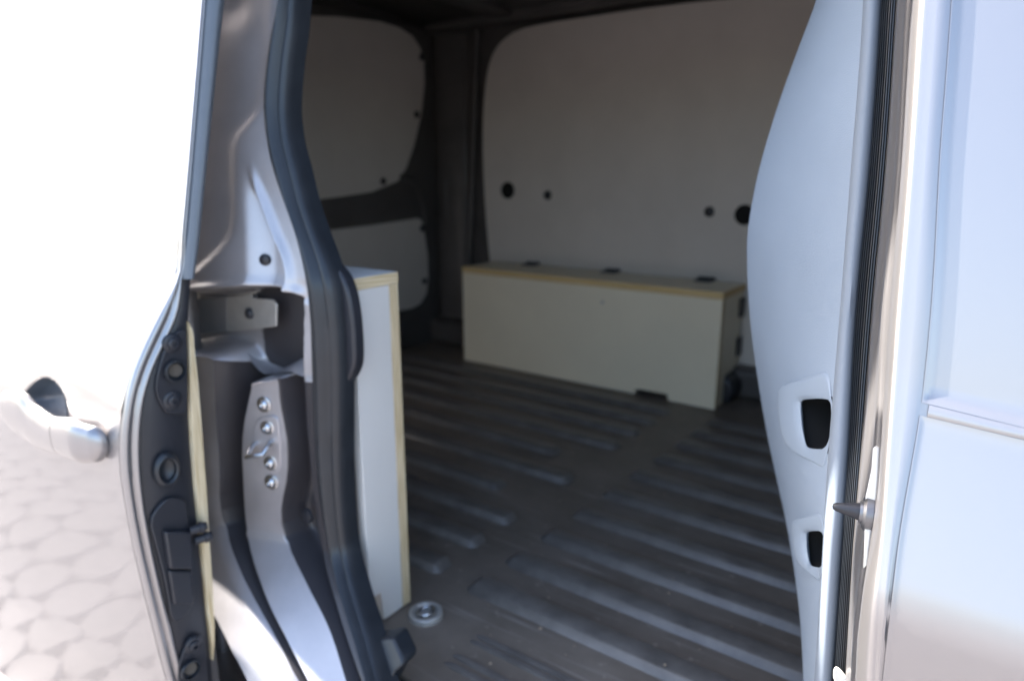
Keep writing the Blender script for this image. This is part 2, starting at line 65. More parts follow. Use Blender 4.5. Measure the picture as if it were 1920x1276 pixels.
 'd_sl': [(-0.84, 0.5313, 1.5167), (-0.84, 0.5274, 1.5007), (-0.84, 0.5235, 1.4848), (-0.84, 0.5199, 1.4689), (-0.84, 0.5166, 1.453), (-0.84, 0.5134, 1.4371), (-0.84, 0.5103, 1.4211), (-0.84, 0.507, 1.4051), (-0.84, 0.5037, 1.389), (-0.84, 0.5003, 1.3728), (-0.84, 0.4969, 1.3567), (-0.84, 0.4935, 1.3404), (-0.84, 0.4902, 1.3242), (-0.84, 0.4868, 1.3079), (-0.84, 0.4834, 1.2915), (-0.84, 0.48, 1.2751), (-0.84, 0.4765, 1.2586), (-0.84, 0.473, 1.2421), (-0.84, 0.4695, 1.2256), (-0.84, 0.4659, 1.209), (-0.84, 0.4622, 1.1924), (-0.84, 0.4585, 1.1757), (-0.84, 0.4547, 1.159), (-0.84, 0.4509, 1.1423)],
 'd_sr': [(-0.84, 0.5594, 1.5228), (-0.84, 0.5551, 1.5064), (-0.84, 0.5508, 1.49), (-0.84, 0.5467, 1.4736), (-0.84, 0.5426, 1.4572), (-0.84, 0.5385, 1.4408), (-0.84, 0.5346, 1.4244), (-0.84, 0.5306, 1.4079), (-0.84, 0.5267, 1.3915), (-0.84, 0.5229, 1.375), (-0.84, 0.5191, 1.3584), (-0.84, 0.5152, 1.3418), (-0.84, 0.5113, 1.3252), (-0.84, 0.5074, 1.3086), (-0.84, 0.5035, 1.2919), (-0.84, 0.4996, 1.2752), (-0.84, 0.4958, 1.2584), (-0.84, 0.492, 1.2416), (-0.84, 0.4884, 1.2248), (-0.84, 0.4846, 1.2079), (-0.84, 0.4806, 1.191), (-0.84, 0.4762, 1.1741), (-0.84, 0.4716, 1.1572), (-0.84, 0.467, 1.1403)],
 'd_bolts': [(-0.836, 0.4271, 1.0617), (-0.836, 0.4181, 0.988), (-0.836, 0.4044, 0.6336)],
 'd_hole': [(-0.836, 0.4242, 1.0264), (-0.836, 0.3944, 0.602)],
 'd_grom': [(-0.836, 0.4001, 0.8985)],
 'd_plate1': [(-0.836, 0.4394, 1.0767), (-0.836, 0.4491, 1.0749), (-0.836, 0.437, 0.9665), (-0.836, 0.4289, 0.9659), (-0.836, 0.4125, 0.9708), (-0.836, 0.4063, 0.9769), (-0.836, 0.3981, 1.0041), (-0.836, 0.4037, 1.0271), (-0.836, 0.4178, 1.0587), (-0.836, 0.4297, 1.0716)],
 'd_latch': [(-0.836, 0.3699, 0.8396), (-0.836, 0.3856, 0.8554), (-0.836, 0.3988, 0.8598), (-0.836, 0.4138, 0.8521), (-0.836, 0.4215, 0.8426), (-0.836, 0.4192, 0.7978), (-0.836, 0.4177, 0.7336), (-0.836, 0.4145, 0.6937), (-0.836, 0.3967, 0.679), (-0.836, 0.38, 0.6823), (-0.836, 0.3795, 0.7378), (-0.836, 0.3736, 0.8036)],
 'd_latch_blk': [(-0.836, 0.3827, 0.8209), (-0.836, 0.417, 0.8052), (-0.836, 0.4128, 0.7509), (-0.836, 0.383, 0.7662)],
 'd_latch_blk2': [(-0.836, 0.3827, 0.7632), (-0.836, 0.4125, 0.7478), (-0.836, 0.4102, 0.6962), (-0.836, 0.3835, 0.7114)],
 'd_roller': [(-0.836, 0.4201, 0.8054), (-0.836, 0.4256, 0.7884)],
 'd_plate2': [(-0.836, 0.4232, 0.6391), (-0.836, 0.4202, 0.5632), (-0.836, 0.4173, 0.5162), (-0.836, 0.3805, 0.5435), (-0.836, 0.3781, 0.6062), (-0.836, 0.3915, 0.6358), (-0.836, 0.4032, 0.6497)],
 'h_bar': [(-1.0962, 0.316, 0.9713), (-1.08, 0.3171, 0.9819), (-1.0566, 0.3187, 0.9871), (-1.0359, 0.3202, 0.9861), (-1.0086, 0.3221, 0.9732), (-0.9674, 0.325, 0.9655), (-0.9155, 0.3286, 0.9726), (-0.8746, 0.3315, 0.965), (-0.8516, 0.3331, 0.9525), (-0.8562, 0.3328, 0.9241), (-0.8999, 0.3297, 0.9168), (-0.9531, 0.326, 0.9165), (-1.0065, 0.3223, 0.9128), (-1.0503, 0.3192, 0.9191), (-1.0937, 0.3161, 0.9324), (-1.1023, 0.3155, 0.9555)],
 'h_cup': [(-1.0986, 0.3379, 0.9574), (-1.0822, 0.339, 0.9764), (-1.0513, 0.3412, 0.9973), (-1.0227, 0.3432, 1.0007), (-0.9906, 0.3454, 0.9909), (-0.9716, 0.3468, 0.9686), (-0.9663, 0.3471, 0.9509), (-1.0016, 0.3447, 0.9415), (-1.0466, 0.3415, 0.9424), (-1.0774, 0.3393, 0.9489)],
 'h_cupc': [(-1.0204, 0.3433, 0.9705)],
 'h_seam': [(-0.9499, 0.3262, 0.9313), (-0.9558, 0.3258, 0.9032)],
 'h_under': [(-1.0644, 0.3322, 0.8977), (-1.0195, 0.3354, 0.9002), (-0.979, 0.3382, 0.8948), (-1.0024, 0.3366, 0.8832), (-1.0332, 0.3344, 0.8859)],
 'crease': [(-1.1329, 0.3354, 1.0395), (-0.9655, 0.3472, 1.0126), (-0.8378, 0.3562, 0.9878)],
 'r_crease': [(-0.1317, 0.7255, 1.4485), (-0.1291, 0.7206, 1.4262), (-0.1268, 0.7157, 1.4039), (-0.1248, 0.7108, 1.3816), (-0.123, 0.7059, 1.3594), (-0.1214, 0.701, 1.3371), (-0.1199, 0.696, 1.3147), (-0.1184, 0.6911, 1.2923), (-0.1168, 0.6862, 1.2699), (-0.1151, 0.6812, 1.2475), (-0.1134, 0.6763, 1.225), (-0.1118, 0.6713, 1.2024), (-0.1101, 0.6664, 1.1799), (-0.1085, 0.6614, 1.1572), (-0.1069, 0.6564, 1.1346), (-0.1052, 0.6502, 1.1122), (-0.1031, 0.6419, 1.0904), (-0.101, 0.6337, 1.0687), (-0.0989, 0.6256, 1.0473), (-0.0967, 0.6175, 1.0261), (-0.0943, 0.6095, 1.0051), (-0.0918, 0.6017, 0.9843), (-0.0902, 0.6, 0.9606), (-0.0889, 0.6, 0.9356), (-0.0876, 0.6, 0.9101), (-0.0863, 0.6, 0.8842), (-0.085, 0.6, 0.8578), (-0.0838, 0.6, 0.8309), (-0.0827, 0.6, 0.8034), (-0.0817, 0.6, 0.7754)],
 'r_s_l': [(-0.1148, 0.7091, 1.4423), (-0.1126, 0.7044, 1.4208), (-0.1106, 0.6996, 1.3993), (-0.1086, 0.6949, 1.3778), (-0.1068, 0.6902, 1.3563), (-0.105, 0.6854, 1.3347), (-0.1034, 0.6807, 1.3132), (-0.1018, 0.6759, 1.2916), (-0.1003, 0.6712, 1.2699), (-0.0989, 0.6664, 1.2483), (-0.0978, 0.6616, 1.2265), (-0.0967, 0.6568, 1.2047), (-0.0955, 0.652, 1.1829), (-0.0941, 0.6472, 1.161), (-0.0924, 0.6424, 1.1391), (-0.0904, 0.6372, 1.1173), (-0.0879, 0.6292, 1.0963), (-0.0852, 0.6213, 1.0755), (-0.0826, 0.6135, 1.0549), (-0.0801, 0.6057, 1.0345), (-0.0779, 0.598, 1.0142), (-0.0757, 0.5904, 0.9941), (-0.0739, 0.585, 0.973), (-0.0727, 0.585, 0.949), (-0.0715, 0.585, 0.9246), (-0.0702, 0.585, 0.8997), (-0.069, 0.585, 0.8744), (-0.0678, 0.585, 0.8486), (-0.0666, 0.585, 0.8222), (-0.0655, 0.585, 0.7954)],
 'r_s_r': [(-0.1008, 0.695, 1.4371), (-0.099, 0.6904, 1.4163), (-0.0972, 0.6858, 1.3954), (-0.0954, 0.6812, 1.3746), (-0.0935, 0.6766, 1.3537), (-0.0917, 0.672, 1.3328), (-0.0899, 0.6674, 1.3119), (-0.0883, 0.6628, 1.2909), (-0.0868, 0.6582, 1.2699), (-0.0855, 0.6536, 1.2489), (-0.0843, 0.6489, 1.2278), (-0.0831, 0.6443, 1.2067), (-0.0819, 0.6396, 1.1855), (-0.0806, 0.635, 1.1643), (-0.0791, 0.6303, 1.1431), (-0.0775, 0.6256, 1.1218), (-0.0756, 0.6181, 1.1013), (-0.0736, 0.6104, 1.081), (-0.0716, 0.6027, 1.0609), (-0.0697, 0.5951, 1.0409), (-0.0679, 0.5876, 1.0211), (-0.0662, 0.5801, 1.0014), (-0.0643, 0.5727, 0.9819), (-0.0631, 0.572, 0.959), (-0.0617, 0.572, 0.9354), (-0.0602, 0.572, 0.9114), (-0.0587, 0.572, 0.8871), (-0.0572, 0.572, 0.8622), (-0.0557, 0.572, 0.837), (-0.0542, 0.572, 0.8112)],
 'r_j': [(-0.0847, 0.645, 1.4237), (-0.0831, 0.6408, 1.4045), (-0.0814, 0.6366, 1.3854), (-0.0795, 0.6324, 1.3662), (-0.0775, 0.6281, 1.3469), (-0.0756, 0.6239, 1.3277), (-0.0736, 0.6197, 1.3085), (-0.0718, 0.6154, 1.2892), (-0.0702, 0.6112, 1.2699), (-0.0689, 0.6069, 1.2506), (-0.0679, 0.6027, 1.2313), (-0.0669, 0.5984, 1.2119), (-0.0659, 0.5941, 1.1924), (-0.0647, 0.5898, 1.1729), (-0.0633, 0.5856, 1.1534), (-0.0614, 0.5813, 1.134), (-0.0593, 0.5762, 1.1147), (-0.0569, 0.5691, 1.0962), (-0.0548, 0.5621, 1.0777), (-0.0531, 0.5551, 1.0593), (-0.0517, 0.5482, 1.041), (-0.0506, 0.5413, 1.0228), (-0.0497, 0.5344, 1.0047), (-0.0492, 0.5275, 0.9865), (-0.0493, 0.525, 0.9658), (-0.0489, 0.525, 0.9436), (-0.048, 0.525, 0.9212), (-0.0467, 0.525, 0.8985), (-0.0452, 0.525, 0.8755), (-0.0435, 0.525, 0.8523)],
 'r_e1': [(-0.0784, 0.6185, 1.4169), (-0.0772, 0.6145, 1.3987), (-0.0758, 0.6105, 1.3804), (-0.0743, 0.6064, 1.362), (-0.0727, 0.6024, 1.3437), (-0.0711, 0.5984, 1.3253), (-0.0694, 0.5943, 1.3068), (-0.0678, 0.5902, 1.2884), (-0.0663, 0.5862, 1.2699), (-0.0649, 0.5821, 1.2515), (-0.0636, 0.578, 1.2329), (-0.0624, 0.574, 1.2144), (-0.0611, 0.5699, 1.1958), (-0.0597, 0.5658, 1.1772), (-0.0583, 0.5617, 1.1585), (-0.0566, 0.5576, 1.1399), (-0.0549, 0.5535, 1.1212), (-0.053, 0.5469, 1.1033), (-0.0511, 0.5401, 1.0856), (-0.0492, 0.5335, 1.068), (-0.0472, 0.5269, 1.0507), (-0.0454, 0.5203, 1.0334), (-0.0444, 0.5137, 1.016), (-0.0447, 0.507, 0.9984), (-0.0452, 0.5003, 0.9808), (-0.0453, 0.5, 0.9596), (-0.0449, 0.5, 0.9381), (-0.0434, 0.5, 0.9167), (-0.0416, 0.5, 0.8951), (-0.0397, 0.5, 0.8731)],
 'r_e2': [(-0.0661, 0.5971, 1.4103), (-0.0649, 0.5932, 1.3929), (-0.0636, 0.5894, 1.3754), (-0.0622, 0.5855, 1.3579), (-0.0608, 0.5817, 1.3404), (-0.0593, 0.5778, 1.3228), (-0.0579, 0.5739, 1.3052), (-0.0565, 0.5701, 1.2876), (-0.0551, 0.5662, 1.2699), (-0.0538, 0.5623, 1.2523), (-0.0526, 0.5584, 1.2346), (-0.0514, 0.5545, 1.2168), (-0.0502, 0.5506, 1.1991), (-0.049, 0.5467, 1.1812), (-0.0477, 0.5428, 1.1634), (-0.0464, 0.5388, 1.1455), (-0.0451, 0.5349, 1.1277), (-0.0436, 0.5295, 1.1102), (-0.042, 0.523, 1.0931), (-0.0405, 0.5166, 1.0762), (-0.0389, 0.5102, 1.0595), (-0.0374, 0.5039, 1.0429), (-0.0359, 0.4976, 1.0263), (-0.0345, 0.4914, 1.0099), (-0.0332, 0.4852, 0.9936), (-0.0316, 0.48, 0.977), (-0.03, 0.48, 0.9573), (-0.0283, 0.48, 0.9372), (-0.0267, 0.48, 0.9168), (-0.025, 0.48, 0.896)],
 'r_line': [(-0.0537, 0.5966, 1.4083), (-0.052, 0.5928, 1.391), (-0.0504, 0.589, 1.3738), (-0.049, 0.5852, 1.3565), (-0.0477, 0.5814, 1.3393), (-0.0464, 0.5776, 1.322), (-0.0451, 0.5738, 1.3047), (-0.0438, 0.57, 1.2873), (-0.0422, 0.5662, 1.2699), (-0.0405, 0.5624, 1.2526), (-0.0388, 0.5585, 1.2352), (-0.037, 0.5547, 1.2177), (-0.0354, 0.5509, 1.2003), (-0.0339, 0.547, 1.1828), (-0.0327, 0.5432, 1.1653), (-0.0316, 0.5393, 1.1477), (-0.0307, 0.5354, 1.1301), (-0.0299, 0.5304, 1.1127), (-0.0295, 0.524, 1.0957), (-0.0294, 0.5175, 1.0787), (-0.0295, 0.5111, 1.0618), (-0.0295, 0.5047, 1.0449), (-0.0293, 0.4983, 1.0282), (-0.0287, 0.4921, 1.0117), (-0.0278, 0.4858, 0.9954), (-0.0269, 0.48, 0.979), (-0.0264, 0.48, 0.9589), (-0.0258, 0.48, 0.9384), (-0.025, 0.48, 0.9176), (-0.0238, 0.48, 0.8967)],
 'r_belt': [(-0.0292, 0.5315, 1.1156), (0.0295, 0.5295, 1.1104), (-0.0307, 0.5283, 1.1071), (0.0305, 0.5268, 1.103)],
 'pin': [(-0.0588, 0.5435, 1.0156), (-0.0722, 0.5422, 1.012)],
 'pin_plate': [(-0.0566, 0.5598, 1.0662), (-0.0535, 0.5594, 1.0653), (-0.0505, 0.5501, 1.0409), (-0.0488, 0.5423, 1.0202), (-0.0491, 0.5364, 1.0048), (-0.0479, 0.5279, 0.9824), (-0.05, 0.527, 0.9793), (-0.0533, 0.536, 1.0036), (-0.057, 0.5458, 1.0296), (-0.0563, 0.5533, 1.0491), (-0.0578, 0.5591, 1.0644)],
 'pin_block': [(-0.0538, 0.5407, 1.0081), (-0.05, 0.5411, 1.0091), (-0.0459, 0.5303, 0.9809), (-0.0499, 0.53, 0.9778)],
 'clip': [(-0.065, 0.56, 0.862), (-0.0609, 0.56, 0.8629), (-0.0526, 0.56, 0.8553), (-0.0474, 0.56, 0.8452), (-0.0553, 0.56, 0.8412), (-0.0637, 0.56, 0.8498)],
 'bk_s': [(-0.1973, 0.86, 1.488), (-0.1991, 0.86, 1.4757), (-0.201, 0.86, 1.4633), (-0.2037, 0.86, 1.4508), (-0.2074, 0.86, 1.4383), (-0.2114, 0.86, 1.4257), (-0.2154, 0.86, 1.4129), (-0.2192, 0.86, 1.3999), (-0.2231, 0.86, 1.3866), (-0.227, 0.86, 1.3733), (-0.2308, 0.86, 1.3597), (-0.2344, 0.86, 1.3459), (-0.2378, 0.86, 1.3319), (-0.2411, 0.86, 1.3177), (-0.2443, 0.86, 1.3033), (-0.2472, 0.86, 1.2888), (-0.2499, 0.86, 1.274), (-0.2522, 0.86, 1.2591), (-0.254, 0.86, 1.244), (-0.2556, 0.86, 1.2287), (-0.2567, 0.86, 1.2133), (-0.2572, 0.86, 1.1978), (-0.2567, 0.86, 1.1821), (-0.2554, 0.86, 1.1664), (-0.2537, 0.86, 1.1506), (-0.2518, 0.86, 1.1348), (-0.2496, 0.86, 1.1188), (-0.2471, 0.86, 1.1028), (-0.2443, 0.86, 1.0868), (-0.2413, 0.86, 1.0707), (-0.2379, 0.86, 1.0545), (-0.2343, 0.86, 1.0383), (-0.2306, 0.86, 1.0221), (-0.2267, 0.86, 1.0058), (-0.2227, 0.86, 0.9895), (-0.2185, 0.86, 0.9732), (-0.2142, 0.86, 0.9568), (-0.2097, 0.86, 0.9404), (-0.2049, 0.86, 0.924), (-0.2, 0.86, 0.9077), (-0.1949, 0.86, 0.8913), (-0.1898, 0.86, 0.8748), (-0.1847, 0.86, 0.8584), (-0.1797, 0.86, 0.8418), (-0.1747, 0.86, 0.8253), (-0.1696, 0.86, 0.8086), (-0.1646, 0.86, 0.792), (-0.1596, 0.86, 0.7752), (-0.1547, 0.86, 0.7584), (-0.1499, 0.86, 0.7415), (-0.1451, 0.86, 0.7245), (-0.1404, 0.86, 0.7075), (-0.1358, 0.86, 0.6903), (-0.1314, 0.86, 0.673), (-0.1271, 0.86, 0.6556), (-0.123, 0.86, 0.6379), (-0.1191, 0.86, 0.6202), (-0.1149, 0.86, 0.6024), (-0.1106, 0.86, 0.5847), (-0.1063, 0.86, 0.5668)],
 'pk1_o': [(-0.1713, 0.7505, 1.0352), (-0.1642, 0.7367, 1.0499), (-0.1456, 0.7057, 1.0675), (-0.1254, 0.6752, 1.0836), (-0.1064, 0.6488, 1.0988), (-0.0951, 0.6128, 1.0156), (-0.1118, 0.6429, 1.0075), (-0.1338, 0.6847, 0.9964), (-0.1506, 0.7182, 0.9896), (-0.1606, 0.7354, 1.0036)],
 'pk1_i': [(-0.1397, 0.6953, 1.0482), (-0.1349, 0.6874, 1.0536), (-0.109, 0.647, 1.0709), (-0.1013, 0.6349, 1.0717), (-0.0963, 0.6184, 1.0336), (-0.1196, 0.658, 1.0148), (-0.1268, 0.6712, 1.013)],
 'pk2_o': [(-0.1282, 0.6908, 0.9179), (-0.1236, 0.6767, 0.9317), (-0.1103, 0.6431, 0.9541), (-0.091, 0.6002, 0.9831), (-0.0872, 0.5985, 0.9147), (-0.0956, 0.6191, 0.906), (-0.1092, 0.6532, 0.8958), (-0.1177, 0.6746, 0.8909)],
 'pk2_i': [(-0.1125, 0.6526, 0.9299), (-0.1087, 0.6424, 0.9387), (-0.0885, 0.5962, 0.9671), (-0.0858, 0.5935, 0.9328), (-0.0999, 0.6282, 0.9108), (-0.1061, 0.6435, 0.9054)],
 'rd_up': [(-1.92, 1.2648, 1.7205), (-1.92, 1.5121, 1.7627), (-1.92, 1.6884, 1.7878), (-1.92, 1.8739, 1.8033), (-1.92, 1.9734, 1.7976), (-1.92, 2.0408, 1.7783), (-1.92, 2.0804, 1.7421), (-1.92, 2.0994, 1.6963), (-1.92, 2.0985, 1.608), (-1.92, 2.0751, 1.4967), (-1.92, 2.0267, 1.3739), (-1.92, 1.9808, 1.2924), (-1.92, 1.9313, 1.2421), (-1.92, 1.7959, 1.2046), (-1.92, 1.6425, 1.1912), (-1.92, 1.4593, 1.1785), (-1.92, 1.2032, 1.1565)],
 'rd_lo': [(-1.92, 1.1932, 1.0653), (-1.92, 1.5575, 1.0769), (-1.92, 1.7879, 1.0835), (-1.92, 2.0348, 1.0966), (-1.92, 2.0564, 1.0891), (-1.92, 2.0705, 1.0496), (-1.92, 2.0882, 0.9388), (-1.92, 2.0876, 0.8497), (-1.92, 2.0749, 0.7837), (-1.92, 2.0341, 0.7445), (-1.92, 1.9858, 0.7342), (-1.92, 1.8941, 0.7358), (-1.92, 1.1636, 0.794)],
 'rd_clips': [(-1.92, 2.0849, 1.71), (-1.92, 2.0477, 1.4949), (-1.92, 1.8525, 1.2428), (-1.92, 2.058, 1.0547), (-1.92, 2.061, 0.8373)],
 'rd_ridge': [(-1.92, 1.944, 1.2621), (-1.92, 2.0113, 1.2455), (-1.92, 2.0554, 1.2035), (-1.92, 2.0748, 1.1459), (-1.92, 2.0874, 1.0702)],
 'w_panel': [(-1.6635, 2.165, 0.949), (-1.6805, 2.165, 1.1176), (-1.6913, 2.165, 1.3229), (-1.6895, 2.165, 1.4624), (-1.6804, 2.165, 1.5593), (-1.664, 2.165, 1.6536), (-1.6357, 2.165, 1.711), (-1.5935, 2.165, 1.7492), (-1.5262, 2.165, 1.7763), (-1.4114, 2.165, 1.7844), (-1.2398, 2.165, 1.7844), (-0.9709, 2.165, 1.7845), (-0.6725, 2.165, 1.7732), (-0.4165, 2.165, 1.7568), (-0.1705, 2.165, 1.7317), (-0.0266, 2.165, 0.6486), (-0.6037, 2.165, 0.6407), (-0.6461, 2.165, 0.6515), (-1.6434, 2.165, 0.7769)],
 'w_holes': [(-1.5702, 2.165, 1.2082), (-1.387, 2.165, 1.1933), (-0.7712, 2.165, 1.1521), (-0.6585, 2.165, 1.1458)],
 'w_ridge': [(-1.7216, 2.165, 1.9014), (-1.7369, 2.165, 1.6211), (-1.7557, 2.165, 1.3236), (-1.7838, 2.165, 0.8966)],
 'w_tick': [(-1.8869, 2.165, 1.2403), (-1.8831, 2.165, 1.0782)],
}


# ------------------------------------------------------------------ materials
MATS = {}
def mat(name, col, rough=.5, metal=0, coat=0, bump=0, bscale=300, var=0, vscale=8, detail=4, spec=.5, tint=None, coat_rough=.03):
    m = bpy.data.materials.new(name); m.use_nodes = True
    t = m.node_tree; b = t.nodes['Principled BSDF']
    b.inputs['Base Color'].default_value = (*col, 1); b.inputs['Roughness'].default_value = rough
    b.inputs['Metallic'].default_value = metal; b.inputs['Coat Weight'].default_value = coat
    b.inputs['Coat Roughness'].default_value = coat_rough; b.inputs['Specular IOR Level'].default_value = spec
    tc = t.nodes.new('ShaderNodeTexCoord')
    if var:
        n = t.nodes.new('ShaderNodeTexNoise'); n.inputs['Scale'].default_value = vscale; n.inputs['Detail'].default_value = detail
        n.inputs['Roughness'].default_value = .65
        r = t.nodes.new('ShaderNodeValToRGB'); r.color_ramp.elements[0].position = .3; r.color_ramp.elements[1].position = .72
        c2 = tint or tuple(min(1, c * (1 + var)) for c in col)
        r.color_ramp.elements[0].color = (*[c * (1 - var) for c in col], 1); r.color_ramp.elements[1].color = (*c2, 1)
        t.links.new(tc.outputs['Object'], n.inputs['Vector']); t.links.new(n.outputs['Fac'], r.inputs[0]); t.links.new(r.outputs[0], b.inputs['Base Color'])
        mr = t.nodes.new('ShaderNodeMapRange'); mr.inputs['To Min'].default_value = max(.02, rough - .08); mr.inputs['To Max'].default_value = min(1, rough + .12)
        t.links.new(n.outputs['Fac'], mr.inputs[0]); t.links.new(mr.outputs[0], b.inputs['Roughness'])
    if bump:
        n2 = t.nodes.new('ShaderNodeTexNoise'); n2.inputs['Scale'].default_value = bscale; n2.inputs['Detail'].default_value = 3
        bp = t.nodes.new('ShaderNodeBump'); bp.inputs['Strength'].default_value = bump; bp.inputs['Distance'].default_value = .002
        t.links.new(tc.outputs['Object'], n2.inputs['Vector']); t.links.new(n2.outputs['Fac'], bp.inputs['Height']); t.links.new(bp.outputs[0], b.inputs['Normal'])
    MATS[name] = m
    return m
mat('paint', (.355, .338, .338), rough=.34, metal=.8, coat=.32, bump=.02, bscale=900, coat_rough=.05)
mat('paint_jamb', (.48, .46, .475), rough=.46, metal=.65, coat=.5, bump=.05, bscale=120, var=.08, vscale=14, coat_rough=.12)
mat('bare_metal', (.62, .60, .56), rough=.33, metal=1, var=.1, vscale=40)
mat('zinc_bracket', (.50, .48, .45), rough=.5, metal=.5, var=.08, vscale=60)
mat('bolt_steel', (.22, .22, .23), rough=.4, metal=.9)
mat('zinc_dull', (.30, .29, .29), rough=.45, metal=.5)
mat('steel', (.55, .56, .58), rough=.25, metal=1)
mat('black_trim', (.021, .022, .028), rough=.42, bump=.15, bscale=500)
mat('rubber', (.018, .021, .026), rough=.36, bump=.05, bscale=300, var=.15, vscale=30)
mat('rubber_grey', (.10, .115, .135), rough=.35, var=.06, vscale=30)
mat('brown_trim_shade', (.040, .036, .040), rough=.45, coat=.2)  # also stands in for shade in the pillar channels and pocket
mat('dark_inner', (.075, .068, .066), rough=.5, var=.2, vscale=6, coat=.2)
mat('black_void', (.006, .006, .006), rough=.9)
mat('liner', (.62, .57, .52), rough=.55, bump=.05, bscale=400, var=.05, vscale=5)
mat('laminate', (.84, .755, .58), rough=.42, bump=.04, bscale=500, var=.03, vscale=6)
mat('crumb', (.36, .27, .19), rough=.8)
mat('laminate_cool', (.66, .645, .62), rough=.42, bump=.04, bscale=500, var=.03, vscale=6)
mat('dirt', (.09, .075, .06), rough=.9)
mat('pale_plastic', (.55, .54, .50), rough=.4)
# moulded plastic with leather grain
m = mat('plastic_grain', (.275, .325, .39), rough=.42, var=.05, vscale=4)
t = m.node_tree; b = t.nodes['Principled BSDF']; tc = t.nodes['Texture Coordinate']
vo = t.nodes.new('ShaderNodeTexVoronoi'); vo.inputs['Scale'].default_value = 520
mp = t.nodes.new('ShaderNodeMapping'); mp.inputs['Scale'].default_value = (1, 1, 1.9)
bp = t.nodes.new('ShaderNodeBump'); bp.inputs['Strength'].default_value = .35; bp.inputs['Distance'].default_value = .0006
t.links.new(tc.outputs['Object'], mp.inputs[0]); t.links.new(mp.outputs[0], vo.inputs['Vector']); t.links.new(vo.outputs['Distance'], bp.inputs['Height']); t.links.new(bp.outputs[0], b.inputs['Normal'])
mat('plastic', (.185, .215, .255), rough=.75, bump=.05, bscale=500)
mat('plastic_frame', (.255, .30, .355), rough=.5, bump=.05, bscale=500)
# plywood edge: fine plies
def ply(name, axis, a=(.60, .47, .27), c=(.74, .62, .40)):
    m = mat(name, a, rough=.65)
    t = m.node_tree; b = t.nodes['Principled BSDF']; tc = t.nodes['Texture Coordinate']
    mp = t.nodes.new('ShaderNodeMapping'); sc = [14, 14, 14]; sc['XYZ'.index(axis)] = 420; mp.inputs['Scale'].default_value = sc
    n = t.nodes.new('ShaderNodeTexNoise'); n.inputs['Scale'].default_value = 1; n.inputs['Detail'].default_value = 3
    r = t.nodes.new('ShaderNodeValToRGB'); r.color_ramp.elements[0].position = .35; r.color_ramp.elements[1].position = .65
    r.color_ramp.elements[0].color = (*a, 1); r.color_ramp.elements[1].color = (*c, 1)
    t.links.new(tc.outputs['Object'], mp.inputs[0]); t.links.new(mp.outputs[0], n.inputs['Vector']); t.links.new(n.outputs['Fac'], r.inputs[0]); t.links.new(r.outputs[0], b.inputs['Base Color'])
ply('ply_y', 'Y', (.50, .38, .21), (.74, .62, .42)); ply('ply_z', 'Z', (.50, .38, .21), (.74, .62, .42)); ply('ply_warm', 'Z', (.64, .44, .18), (.76, .57, .29))
# load floor: dusty dark coating with scuffs
m = mat('floor_coat', (.045, .041, .037), rough=.46, spec=.35)
t = m.node_tree; b = t.nodes['Principled BSDF']; tc = t.nodes['Texture Coordinate']
n1 = t.nodes.new('ShaderNodeTexNoise'); n1.inputs['Scale'].default_value = 5; n1.inputs['Detail'].default_value = 8; n1.inputs['Roughness'].default_value = .7
r1 = t.nodes.new('ShaderNodeValToRGB'); r1.color_ramp.elements[0].position = .35; r1.color_ramp.elements[1].position = .8
r1.color_ramp.elements[0].color = (.135, .111, .090, 1); r1.color_ramp.elements[1].color = (.24, .20, .165, 1)
n2 = t.nodes.new('ShaderNodeTexNoise'); n2.inputs['Scale'].default_value = 60; n2.inputs['Detail'].default_value = 6
r2 = t.nodes.new('ShaderNodeValToRGB'); r2.color_ramp.elements[0].position = .64; r2.color_ramp.elements[1].position = .8
r2.color_ramp.elements[0].color = (0, 0, 0, 1); r2.color_ramp.elements[1].color = (1, 1, 1, 1)
mx = t.nodes.new('ShaderNodeMix'); mx.data_type = 'RGBA'; mx.inputs['B'].default_value = (.32, .28, .235, 1)
t.links.new(tc.outputs['Object'], n1.inputs['Vector']); t.links.new(tc.outputs['Object'], n2.inputs['Vector'])
t.links.new(n1.outputs['Fac'], r1.inputs[0]); t.links.new(n2.outputs['Fac'], r2.inputs[0])
t.links.new(r2.outputs[0], mx.inputs['Factor']); t.links.new(r1.outputs[0], mx.inputs['A']); t.links.new(mx.outputs['Result'], b.inputs['Base Color'])
mp3 = t.nodes.new('ShaderNodeMapping'); mp3.inputs['Scale'].default_value = (4, 70, 70)
n3 = t.nodes.new('ShaderNodeTexNoise'); n3.inputs['Scale'].default_value = 1; n3.inputs['Detail'].default_value = 5
r3 = t.nodes.new('ShaderNodeValToRGB'); r3.color_ramp.elements[0].position = .60; r3.color_ramp.elements[1].position = .74
r3.color_ramp.elements[0].color = (0, 0, 0, 1); r3.color_ramp.elements[1].color = (.55, .55, .55, 1)
mx3 = t.nodes.new('ShaderNodeMix'); mx3.data_type = 'RGBA'; mx3.inputs['B'].default_value = (.36, .33, .30, 1)
geo = t.nodes.new('ShaderNodeNewGeometry')
t.links.new(geo.outputs['Position'], mp3.inputs[0]); t.links.new(mp3.outputs[0], n3.inputs['Vector']); t.links.new(n3.outputs['Fac'], r3.inputs[0])
t.links.new(geo.outputs['Position'], n1.inputs['Vector']); t.links.new(geo.outputs['Position'], n2.inputs['Vector'])
t.links.new(r3.outputs[0], mx3.inputs['Factor']); t.links.new(mx.outputs['Result'], mx3.inputs['A']); t.links.new(mx3.outputs['Result'], b.inputs['Base Color'])
mr = t.nodes.new('ShaderNodeMapRange'); mr.inputs['To Min'].default_value = .30; mr.inputs['To Max'].default_value = .55
t.links.new(n1.outputs['Fac'], mr.inputs[0]); t.links.new(mr.outputs[0], b.inputs['Roughness'])
